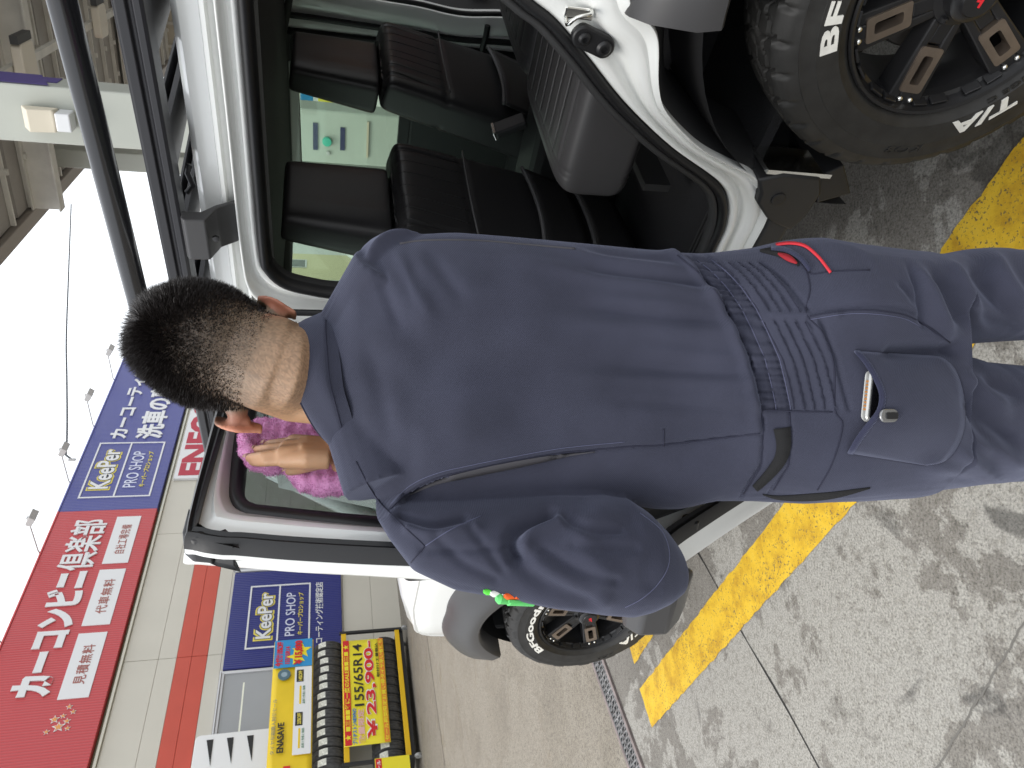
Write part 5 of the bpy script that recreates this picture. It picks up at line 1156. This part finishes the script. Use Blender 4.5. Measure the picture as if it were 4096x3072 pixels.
# collar
ctop=[(1330,1310,1.11),(1235,1284,1.075),(1189,1297,1.045),(1171,1337,1.018),(1162,1422,.996),(1176,1530,.990),(1213,1633,.998),(1291,1753,1.022),(1416,1842,1.06),(1480,1850,1.11),(1500,1750,1.15),(1480,1500,1.16),(1400,1370,1.15)]
cbas=[(1345,1268,1.09),(1310,1258,1.05),(1303,1290,1.012),(1303,1337,.990),(1310,1422,.974),(1320,1530,.966),(1343,1620,.968),(1374,1730,.988),(1424,1850,1.02),(1490,1905,1.08),(1520,1850,1.13),(1530,1650,1.17),(1480,1420,1.17)]
T_=resample([at(*p) for p in ctop],72,True); B_=resample([at(*p) for p in cbas],72,True)
rows_=[]
cc=(T_.mean(0)+B_.mean(0))/2
for f,blg in ((-.35,-.010),(0,.0),(.04,.0035),(.2,.006),(.45,.008),(.7,.007),(.92,.003),(1.0,-.001),(1.0,-.006),(.8,-.008),(.3,-.008)):
    R=B_*(1-f)+T_*f; out=R-cc; out[:,2]=0; out/=np.linalg.norm(out,axis=1)[:,None]
    wob=.0025*np.sin(np.arange(72)/72*2*np.pi*5+f*3)*math.sin(math.pi*min(max(f,0),1))
    rows_.append([tuple(p) for p in R+out*(blg+wob[:,None])])
cl=MB(); cl.grid(rows_,closed_v=True); col_o=place(cl.build('collar',M_SUIT,None,smooth=True,subsurf=1))
sub(MB().tube([tuple(p) for p in np.array(rows_[7])],.0014,6,closed=True).build('collar_edge',M_SEAM,None,smooth=True))
sub(MB().tube([tuple(p) for p in np.array(rows_[1])+np.array([0,-.0004,.0003])],.0012,6,closed=True).build('seam',M_SEAM,None,smooth=True))

# ------------------------------------------------------------------ skin: head, neck, trunk, arms and hands as one surface
body=MB()
HC=np.array(at(868,1392,1.075)); roll=math.radians(17); pit=math.radians(24)
hu=Vector((math.sin(roll)*.98,math.sin(pit)*.9,math.cos(roll)*math.cos(pit))).normalized()      # head up: leans to the right and forward
hf=Vector((-.22,1,-.34)); hf=(hf-hu*hf.dot(hu)).normalized(); hs=hf.cross(hu).normalized()       # face forward, sideways (his right)
HM=Matrix(((hs.x,hf.x,hu.x,HC[0]),(hs.y,hf.y,hu.y,HC[1]),(hs.z,hf.z,hu.z,HC[2]),(0,0,0,1)))
def headpt(th,ph):
    # th azimuth (0 = back), ph -90..90
    c=math.cos(ph); bx=math.sin(th)*c; by=-math.cos(th)*c; bz=math.sin(ph)
    x=.0775*math.copysign(abs(bx)**.92,bx); y=.098*math.copysign(abs(by)**.95,by); z=(.100 if bz>0 else .108)*bz
    if z<0:
        k=-z/.108; x*=1-.22*k; y=y*(1-.10*k)+.004*k if y<0 else y*(1-.05*k)
        if y>0: z*=1.15
    return (x,y,z)
rows_=[[tuple(HM@Vector(headpt(2*math.pi*j/48,math.radians(-89+178*i/30)))) for j in range(48)] for i in range(31)]
body.loft(rows_)
hl=lambda x,y,z: tuple(HM@Vector((x,y,z)))
body.tube([hl(0,.086,.02),hl(0,.104,-.012),hl(0,.112,-.028),hl(0,.098,-.038)],[.009,.011,.014,.010],12)      # nose
body.tube([hl(-.024,.088,-.062),hl(0,.097,-.060),hl(.024,.088,-.062)],[.006,.009,.006],10)                     # mouth
body.tube([hl(-.03,.07,-.098),hl(0,.083,-.103),hl(.03,.07,-.098)],[.018,.021,.018],12)                          # chin
body.tube([hl(-.045,.082,.024),hl(0,.092,.026),hl(.045,.082,.024)],[.010,.009,.010],10)                         # brow
NB=at(1480,1500,1.06)
body.tube([hl(0,-.022,-.02),hl(0,-.016,-.085),at(1180,1495,1.066),at(1330,1500,1.055),NB],[.060,.064,.066,.070,.075],28)
body.tube([hl(0,-.020,-.03),hl(0,-.026,-.07),hl(.0,-.022,-.112),at(1235,1475,1.05),at(1340,1485,1.04)],[.050,.051,.054,.060,.066],24)
# ears: curved shells standing off the head
for sg_,(a,b,c_) in ((1,((1028,1190,1.07),(1105,1200,1.055),(1188,1252,1.06))),(-1,((853,1690,1.075),(945,1726,1.06),(1050,1728,1.07)))):
    P0,P1,P2=[np.array(at(*p)) for p in (a,b,c_)]; PP=resample([P0,P0*.55+P1*.45+np.array([sg_*.0025,0,0]),P1,P1*.5+P2*.5,P2],22)
    wd=np.array([.012+.018*math.sin(math.pi*min(1,(k+.5)/22*1.02))**.7 for k in range(22)])
    inw=np.array([-sg_*.30,.95,0]); nrm=np.array([sg_*.95,.30,0])
    rr_=[]
    for k in range(22):
        c0=PP[k]; w_=wd[k]; ring=[]
        for j in range(14):
            t=2*math.pi*j/14; ring.append(tuple(c0+inw*(w_*.62*(math.cos(t)+1)-.002)+nrm*(.0042*math.sin(t)*(1.35 if math.cos(t)<-.3 else .9)-.004*(math.cos(t)+1)*.5)))
        rr_.append(ring)
    body.loft(rr_)
    hd_=np.array(HC)-PP[11]; hd_[2]*=.3; hd_/=np.linalg.norm(hd_)
    body.tube([tuple(PP[9]+inw*.012),tuple(PP[11]+inw*.012+hd_*.014),tuple(PP[11]+inw*.012+hd_*.03)],[.008,.012,.018],12)
    body.tube([tuple(PP[5]+inw*.010-nrm*.002),tuple(PP[11]+inw*.017-nrm*.006),tuple(PP[16]+inw*.014-nrm*.008)],[.006,.009,.008],10)
# trunk inside the cloth
body.tube([NB,at(1700,1500,1.055),(0.02,1.02,1.2),(0.02,.99,1.0),(.02,.93,.80)],[.06,.065,.07,.07,.07],24)
# right arm: upper arm forward, forearm up to the window
def DW(L_,y,z): return tuple(MDW@Vector((L_,y,z)))
def DA(L_,y,z):
    # the point y metres off the glass on the sight line to (L_, 0, z)
    P=MDW@Vector((L_,0,z)); o=MDW.inverted()@CO; p=Vector((L_,0,z)); t=(y-o.y)/(p.y-o.y); return tuple(MDW@(o+(p-o)*t))
sh=at(1560,1120,1.03); el_=(-.045,1.175,1.205); wr=None
wr=DA(.622,.060,1.458)
body.tube([NB,at(1600,1250,1.055),sh],[.05,.045,.045],16)
body.tube([sh,tuple(np.array(sh)*.45+np.array(el_)*.55),el_],[.045,.045,.041],20)
fm=np.array(el_)*.5+np.array(wr)*.5
body.tube([el_,tuple(fm+np.array([0,.004,-.02])),tuple(fm*.4+np.array(wr)*.6),wr],[.042,.043,.036,.029],20)
def limb(pts,rad,k=14): body.tube([DA(*p) for p in pts],rad,k)
# palm and fingers (door coordinates: along the door, off the glass, up)
mc=[(.640,.050,1.530),(.621,.056,1.534),(.602,.056,1.528),(.585,.050,1.517)]
for k,m_ in enumerate(mc):
    limb([(.622+.010*(1.5-k),.060,1.460),((m_[0]+.622)/2+.004*(1.5-k),.062,1.492),m_],[.0165,.0155,.0120])
limb([(.632,.056,1.475),(.628,.060,1.505)],[.020,.019]); limb([(.608,.056,1.475),(.600,.058,1.505)],[.018,.017])
fing=[[mc[0],(.643,.045,1.551),(.644,.034,1.565),(.644,.022,1.573)],[mc[1],(.626,.050,1.557),(.629,.037,1.572),(.631,.024,1.580)],[mc[2],(.604,.049,1.549),(.606,.038,1.563),(.607,.026,1.571)],[mc[3],(.587,.043,1.536),(.589,.035,1.549),(.591,.026,1.557)]]
for k,f_ in enumerate(fing): limb(f_,[.0088-.0006*(k==3),.0076-.0008*(k==3),.0070-.0008*(k==3),.0058-.0006*(k==3)])
limb([(.640,.054,1.478),(.654,.048,1.494),(.664,.038,1.508),(.672,.026,1.520)],[.0155,.0120,.0100,.0072])
# left arm inside its sleeve, forearm across the front of the belly
ls=at(1700,2070,.995); le=at(2480,2210,.92); lw=(-.125,1.115,1.06)
body.tube([NB,at(1620,1800,1.045),ls],[.05,.04,.036],16); body.tube([ls,tuple(np.array(ls)*.5+np.array(le)*.5),le],[.036,.034,.032],16)
body.tube([le,tuple(np.array(le)*.5+np.array(lw)*.5),lw],[.032,.032,.025],16)
lh=Vector(lw); ld=(Vector(lw)-Vector(le)).normalized(); lu=Vector((0,0,1)); lx=ld.cross(lu).normalized()
body.tube([lh,lh+ld*.045,lh+ld*.08],[.026,.030,.026],14)
for k in range(4):
    o_=lu*(.027-.018*k); body.tube([lh+ld*.07+o_,lh+ld*.105+o_+lx*.004,lh+ld*.125+o_+lx*.018,lh+ld*.128+o_+lx*.034],[.0095,.009,.0082,.007],10)
body.tube([lh+ld*.03+lu*.02,lh+ld*.055+lu*.045+lx*.01,lh+ld*.075+lu*.055+lx*.02],[.014,.011,.008],10)
bme=remesh(body,.0026,7,.5)
V=getV(bme); nv=len(V)
# colour of skin, ears and clipped hair as a vertex attribute
HMI=np.array(HM.inverted()); Hh=(np.c_[V,np.ones(nv)]@HMI.T)[:,:3]; Xb,Yb_=px(V)
rad=np.linalg.norm(Hh/np.array([.0775,.098,.108]),axis=1)
skin=np.tile(np.array([.47,.275,.155]),(nv,1))
rgn=np.random.default_rng(3)
ln_noise=.006*np.sin(Hh[:,0]*90)+.005*np.sin(Hh[:,0]*170+1)
cover=smoothstep(-.105,.03,Hh[:,2]-.12*Hh[:,0]+.10*np.clip(Hh[:,1]-.02,0,1)*0)*smoothstep(.075,.05,Hh[:,1])*(rad<1.3)
stub=(.62*smoothstep(1360,1190,Xb)+.38*smoothstep(1150,930,Xb+.30*(Yb_-1440)))*smoothstep(1730,1610,Yb_+.15*(Xb-1000))*smoothstep(.06,.03,Hh[:,1])*(V[:,2]>1.44)
ear=np.zeros(nv)
for sg_,(a,b) in ((1,((1105,1205),95)),(-1,((955,1705),115))):
    ear=np.maximum(ear,np.exp(-((Xb-a[0])/105)**4-((Yb_-a[1])/56)**4)*(rad>1.06))
skin=skin*(1-.0*stub[:,None])
st_col=np.array([.135,.098,.066]); skin=skin*(1-.88*stub[:,None])+st_col*(.88*stub[:,None])
sp_=.72+.5*rgn.random(nv); skin=skin*np.where(stub>.2,sp_,1.)[:,None]
skin=skin*(1-.80*ear[:,None])+np.array([.56,.20,.125])*(.80*ear[:,None])
skin=skin*(1-.86*cover[:,None])+np.array([.050,.037,.028])*(.86*cover[:,None])
# finger tips and knuckles are a little redder
hand=np.exp(-(((V-np.array(DA(.63,.03,1.57)))/.03)**2).sum(1)); skin=skin*(1-.25*hand[:,None])+np.array([.52,.24,.16])*(.25*hand[:,None])
ca=bme.color_attributes.new('tone','FLOAT_COLOR','POINT'); ca.data.foreach_set('color',np.c_[skin,np.ones(nv)].ravel())
ms=bpy.data.materials.new('skin'); ms.use_nodes=True; N_=ms.node_tree.nodes; L_=ms.node_tree.links; p=N_['Principled BSDF']
vc=N_.new('ShaderNodeVertexColor'); vc.layer_name='tone'; nz=N_.new('ShaderNodeTexNoise'); nz.inputs['Scale'].default_value=45; nz.inputs['Detail'].default_value=5; t=N_.new('ShaderNodeTexCoord'); L_.new(t.outputs['Object'],nz.inputs['Vector'])
rp_=N_.new('ShaderNodeValToRGB'); rp_.color_ramp.elements[0].color=(.88,.86,.85,1); rp_.color_ramp.elements[1].color=(1.1,1.1,1.1,1); L_.new(nz.outputs['Fac'],rp_.inputs['Fac'])
mx=N_.new('ShaderNodeMix'); mx.data_type='RGBA'; mx.blend_type='MULTIPLY'; mx.inputs[0].default_value=1; L_.new(vc.outputs['Color'],mx.inputs[6]); L_.new(rp_.outputs['Color'],mx.inputs[7]); L_.new(mx.outputs[2],p.inputs['Base Color'])
p.inputs['Roughness'].default_value=.5; p.inputs['Subsurface Weight'].default_value=.12; p.inputs['Subsurface Radius'].default_value=(.006,.002,.001); p.inputs['Subsurface Scale'].default_value=.5
nb_=N_.new('ShaderNodeTexNoise'); nb_.inputs['Scale'].default_value=420; L_.new(t.outputs['Object'],nb_.inputs['Vector']); bb_=N_.new('ShaderNodeBump'); bb_.inputs['Strength'].default_value=.25; bb_.inputs['Distance'].default_value=.0006; L_.new(nb_.outputs['Fac'],bb_.inputs['Height']); L_.new(bb_.outputs['Normal'],p.inputs['Normal'])
bod=place(link('body',bme,ms,None,True))
for s2 in (-1,1):
    e=MB(); e.lathe([(.0005,.012),(.006,.0105),(.010,.0065),(.012,0),(.010,-.0065),(.0005,-.012)],16,'y',closed=False,M=HM@Matrix.Translation((s2*.031,.080,.006))); eo=place(e.build('eye',mat('eye_white',(.75,.73,.7),.2),None,smooth=True))
    i_=MB(); i_.lathe([(.0055,.0116),(.003,.0126),(.0003,.0128)],14,'y',closed=False,M=HM@Matrix.Translation((s2*.031,.080,.006))); io=i_.build('iris',mat('dark_iris',(.015,.01,.008),.15),None,smooth=True); io.parent=eo
# nails on the wiping hand
for f_ in fing+[[None,None,(.664,.038,1.508),(.672,.026,1.520)]]:
    a=Vector(DA(*f_[3])); b=Vector(DA(*f_[2])); d_=(a-b).normalized(); outv=(MDW.to_3x3()@Vector((0,1,.5))).normalized(); sdv_=d_.cross(outv).normalized(); outv=sdv_.cross(d_)
    n_=MB(); n_.grid([[tuple(a-d_*(.006-.011*u_)+sdv_*(.0045*v_)+outv*(.0068-.0018*v_*v_)) for v_ in np.linspace(-1,1,5)] for u_ in np.linspace(0,1,4)]); no=n_.build('finger_nail',mat('nail',(.55,.33,.25),.3),None,smooth=True,solid=.0006); no.parent=bod
# shoes
for cx in (.115,-.075):
    s_=MB(); s_.loft([[(cx+w_*math.cos(t),y,max(.004,.004+h_*(math.sin(t)+1)/2)) for t in np.linspace(0,2*math.pi,16,endpoint=False)] for y,w_,h_ in ((.80,.02,.05),(.82,.04,.085),(.88,.045,.10),(.95,.046,.085),(1.02,.05,.06),(1.06,.045,.045),(1.085,.02,.03))]); so_=s_.build('shoe',M_RUB,None,smooth=True,subsurf=1); place(so_)
# ------------------------------------------------------------------ hair: short spiky crown over a clipped fade
BB=BVHTree.FromPolygons([tuple(v) for v in getV(bme)],[tuple(p.vertices) for p in bme.polygons]); H3=HM.to_3x3(); H3I=H3.inverted()
hv=[];hfc=[]; tri=[]
rg_=np.random.default_rng(21); cnt=0
pole=Vector((-.004,-.072,.070)).normalized()      # whorl
while cnt<66000:
    d_=rg_.normal(size=3); d_/=np.linalg.norm(d_); th=math.atan2(d_[0],-d_[1]); ph=math.asin(d_[2])
    p=Vector(headpt(th,ph)); hz=p.z-.12*p.x+.019
    if p.y>.075 or (p.y>.040 and hz<.06): continue
    pr=float(smoothstep(-.105,.06,hz))**1.2
    if rg_.random()>pr*.90+.10*float(smoothstep(-.15,-.09,hz)): continue
    near_=BB.find_nearest(HM@p)
    if near_[0] is None or near_[3]>.02: continue
    rt=near_[0]; n_=(H3I@near_[1]).normalized()
    ln=(.0022+.0095*float(smoothstep(-.055,.07,hz))+.013*float(smoothstep(.075,.13,hz)))*rg_.uniform(.5,1.45)
    pd=Vector((p.x/.0775,p.y/.098,p.z/.108)).normalized(); away=(pd-pole*pd.dot(pole)); away=away.normalized() if away.length>1e-4 else Vector((1,0,0)); away=(away-n_*away.dot(n_))
    swirl=n_.cross(away)
    near=1-float(smoothstep(.1,.9,(pd-pole).length)); lay=.55+.5*near+.9*(1-float(smoothstep(-.09,.02,hz)))-.15*float(smoothstep(.09,.13,hz))
    dr_=(n_*1.0+away*lay*(1 if hz<.12 else .6)+swirl*.25+Vector(rg_.normal(size=3))*.24).normalized(); dr2=(dr_*.8+n_*.25+Vector((0,0,-.12 if hz<.06 else .05))+Vector(rg_.normal(size=3))*.10).normalized()
    w_=.00042*rg_.uniform(.7,1.2); sx=dr_.cross(Vector(rg_.normal(size=3))).normalized()*w_
    a=rt-H3@n_*.0004; b=a+H3@(dr_*ln*.55); c=b+H3@(dr2*ln*.5); sx=H3@sx; k=len(hv)
    hv+=[a-sx,a+sx,b+sx*.8,b-sx*.8,c]; hfc+=[(k,k+1,k+2,k+3),(k+3,k+2,k+4)]; cnt+=1
hm_=MB(); hm_.V=[tuple(v) for v in hv]; hm_.F=hfc
me_=bpy.data.meshes.new('hair'); me_.from_pydata(hm_.V,[],hm_.F); me_.update()
ho_=bpy.data.objects.new('hair',me_); COL.objects.link(ho_); me_.materials.append(mat('black_hair',(.022,.018,.017),.38,spec=.6)); place(ho_); ho_['kind']='stuff'
# ------------------------------------------------------------------ pink towel under the hand
M_TOW=bpy.data.materials.new('pink_microfibre'); M_TOW.use_nodes=True
_N=M_TOW.node_tree.nodes; _L=M_TOW.node_tree.links; _p=_N['Principled BSDF']; _p.inputs['Roughness'].default_value=.95; _p.inputs['Sheen Weight'].default_value=.5; _p.inputs['Sheen Tint'].default_value=(1,.7,.95,1)
_t=_N.new('ShaderNodeTexCoord'); _n=_N.new('ShaderNodeTexNoise'); _n.inputs['Scale'].default_value=55; _n.inputs['Detail'].default_value=6; _L.new(_t.outputs['Object'],_n.inputs['Vector'])
_r=_N.new('ShaderNodeValToRGB'); _r.color_ramp.elements[0].position=.3; _r.color_ramp.elements[0].color=(.62,.24,.48,1); _r.color_ramp.elements[1].position=.7; _r.color_ramp.elements[1].color=(.80,.38,.66,1); _L.new(_n.outputs['Fac'],_r.inputs['Fac']); _L.new(_r.outputs['Color'],_p.inputs['Base Color'])
def blob(mb,pts,rad,k=14): mb.tube([DA(*p) for p in pts],rad,k)
tw=MB()
# folded pad spread under the fingers
for k in range(9):
    L_=.53+.0155*k; top=1.590-1.1*max(0,L_-.61)*.45; bot=1.515-.045*(k<7)
    blob(tw,[(L_-.01,.004,bot-.10),(L_-.004,.006,bot),(L_,.008,(top+bot)/2),(L_+.002,.006,top-.012)],[.012,.013,.013,.011])
blob(tw,[(.535,.012,1.578),(.575,.016,1.586),(.612,.017,1.582),(.642,.015,1.566),(.656,.013,1.546),(.655,.014,1.528)],[.010,.013,.014,.014,.013,.010])
# roll hanging below the thumb
blob(tw,[(.655,.028,1.523),(.676,.022,1.510),(.700,.016,1.494),(.708,.014,1.465),(.702,.014,1.42),(.695,.012,1.34)],[.009,.014,.017,.019,.020,.020])
blob(tw,[(.664,.024,1.502),(.670,.028,1.475),(.664,.028,1.43),(.655,.026,1.36)],[.009,.014,.015,.015])
blob(tw,[(.64,.008,1.48),(.638,.008,1.44),(.63,.008,1.36)],[.012,.014,.014]); blob(tw,[(.545,.014,1.56),(.54,.02,1.50),(.545,.022,1.44),(.55,.02,1.38)],[.012,.016,.016,.015])
tme=remesh(tw,.0032,3,.5); V=getV(tme); N=getN(tme)
rg_=np.random.default_rng(9); D=np.zeros(len(V))
for k in range(18): f=rg_.normal(size=3)*rg_.uniform(60,260); D+=.0004*np.sin(V@f+rg_.uniform(0,6))
V+=N*(D+rg_.normal(size=len(V))*.0004)[:,None]; tme.vertices.foreach_set('co',V.ravel()); tme.update()
MT=Matrix.Translation(DA(.64,.0,1.48))
towel=thing('towel','fluffy pink towel under the man\'s right hand on the door window','towel',MT)
to=link('cloth',tme,M_TOW,None,True); to.parent=towel; to.matrix_parent_inverse=MT.inverted()
pl=MB(); idx=rg_.choice(len(V),26000)
for i in idx:
    p=Vector(V[i]); n_=Vector(N[i]); d_=(n_+Vector(rg_.normal(size=3))*.5+Vector((0,0,-.25))).normalized(); s_=d_.cross(Vector(rg_.normal(size=3))).normalized()*.0006; k=len(pl.V)
    pl.V+=[tuple(p-s_),tuple(p+s_),tuple(p+d_*rg_.uniform(.0018,.0038))]; pl.F.append((k,k+1,k+2))
pm=bpy.data.meshes.new('pile'); pm.from_pydata(pl.V,[],pl.F); pm.update(); po_=bpy.data.objects.new('pile',pm); COL.objects.link(po_); pm.materials.append(M_TOW); po_.parent=towel; po_.matrix_parent_inverse=MT.inverted(); po_['kind']='stuff'
# ------------------------------------------------------------------ phone in the hip pocket
hp=hit(3478,1583,.0075); h2=hit(3640,1600,.004)
if hp is not None and h2 is not None:
    dn=(Vector(h2)-Vector(hp)).normalized(); vw=(Vector(hp)-CO).normalized(); sx=Vector((1,0,0)); sx=(sx-dn*sx.dot(dn)).normalized(); nz=sx.cross(dn).normalized()
    if nz.dot(vw)>0: nz=-nz
    MPh=Matrix(((sx.x,nz.x,-dn.x,hp.x),(sx.y,nz.y,-dn.y,hp.y),(sx.z,nz.z,-dn.z,hp.z),(0,0,0,1)))
    ph=thing('phone','black phone in a silver case sticking out of the hip pocket','phone',MPh)
    MB().prism(rrect(-.032,.032,-.024,.004,.008),-.004,.0035,'y').build('case',mat('silver_phone_case',(.5,.5,.48),.18,.5),ph,bevel=.0025,smooth='auto')
    MB().prism(rrect(-.0295,.0295,-.022,.0005,.007),.0036,.0052,'y').build('screen',mat('phone_black_glass',(.004,.004,.005),.05),ph,bevel=.0008)
    MB().prism(rrect(-.032,.032,-.022,.0055,.008),-.0055,-.0041,'y').build('bumper',mat('clear_bumper',(.55,.55,.53),.12,.3),ph,bevel=.001)
    for x in np.linspace(-.017,.017,9): MB().box((x-.0012,-.0025,.0035),(x+.0012,.002,.0048)).build('port_slot',mat('amber_port',(.45,.20,.06),.4),ph)
cp_=hit(3550,1662,.021)
if cp_ is not None:
    t=thing('key_clip','small chrome and black clip on the hip pocket edge','clip',Matrix.Translation(cp_))
    MB().prism(rrect(-.008,.008,-.013,.013,.0075),-.004,0,'y').build('clip_body',mat('smoked_chrome',(.25,.25,.25),.2,.7),t,bevel=.0015,smooth='auto')
    MB().prism(rrect(-.004,.004,-.010,.005,.002),-.006,-.0041,'y').build('clip_inlay',M_RUB,t)
# ------------------------------------------------------------------ pens in the sleeve pocket
pens=[('green_pen',(.10,.62,.05),(1935,2366),'bright green pen cap standing highest in the sleeve pocket'),('white_pen',(.75,.75,.72),(1962,2374),'white pen beside the green ones in the sleeve pocket'),('green_marker',(.12,.60,.16),(1985,2396),'translucent green marker, outermost in the sleeve pocket'),('orange_pen',(.80,.12,.02),(2018,2384),'short orange pen lowest in the sleeve pocket')]
for i,(nm,rgb,(a,b),lab) in enumerate(pens):
    P=Vector(at(a,b,.885-.004*i)); Q=Vector(at(a+150,b+6,.895)); d_=(P-Q).normalized()
    Z=d_; Xv=Vector((1,0,0)); Xv=(Xv-Z*Xv.dot(Z)).normalized(); Yv=Z.cross(Xv)
    t=thing(nm,lab,'pen',Matrix(((Xv.x,Yv.x,Z.x,Q.x),(Xv.y,Yv.y,Z.y,Q.y),(Xv.z,Yv.z,Z.z,Q.z),(0,0,0,1))))
    L_=(P-Q).length; r=.0052 if i!=2 else .0075
    mt=mat(nm+'_plastic',rgb,.3); q_=MB(); q_.lathe([(.001,0),(r,.002),(r,L_-.018),(r*.8,L_-.016),(r*.82,L_-.004),(r*.4,L_),(.0005,L_)],14,'z',closed=False); q_.build('barrel',mt,t,smooth='auto')
    MB().box((-.0018,-r-.0028,L_-.045),(.0018,-r-.0005,L_-.012)).build('clip',mt,t,bevel=.0006)
pk=MB(); pk.grid([[at(x,y,.912-.008*math.sin((y-2335)/60*3.14)) for y in np.linspace(2330,2404,8)] for x in np.linspace(2050,2230,8)]); sub(pk.build('sleeve_pocket',M_SUITD,None,smooth=True,solid=.002))
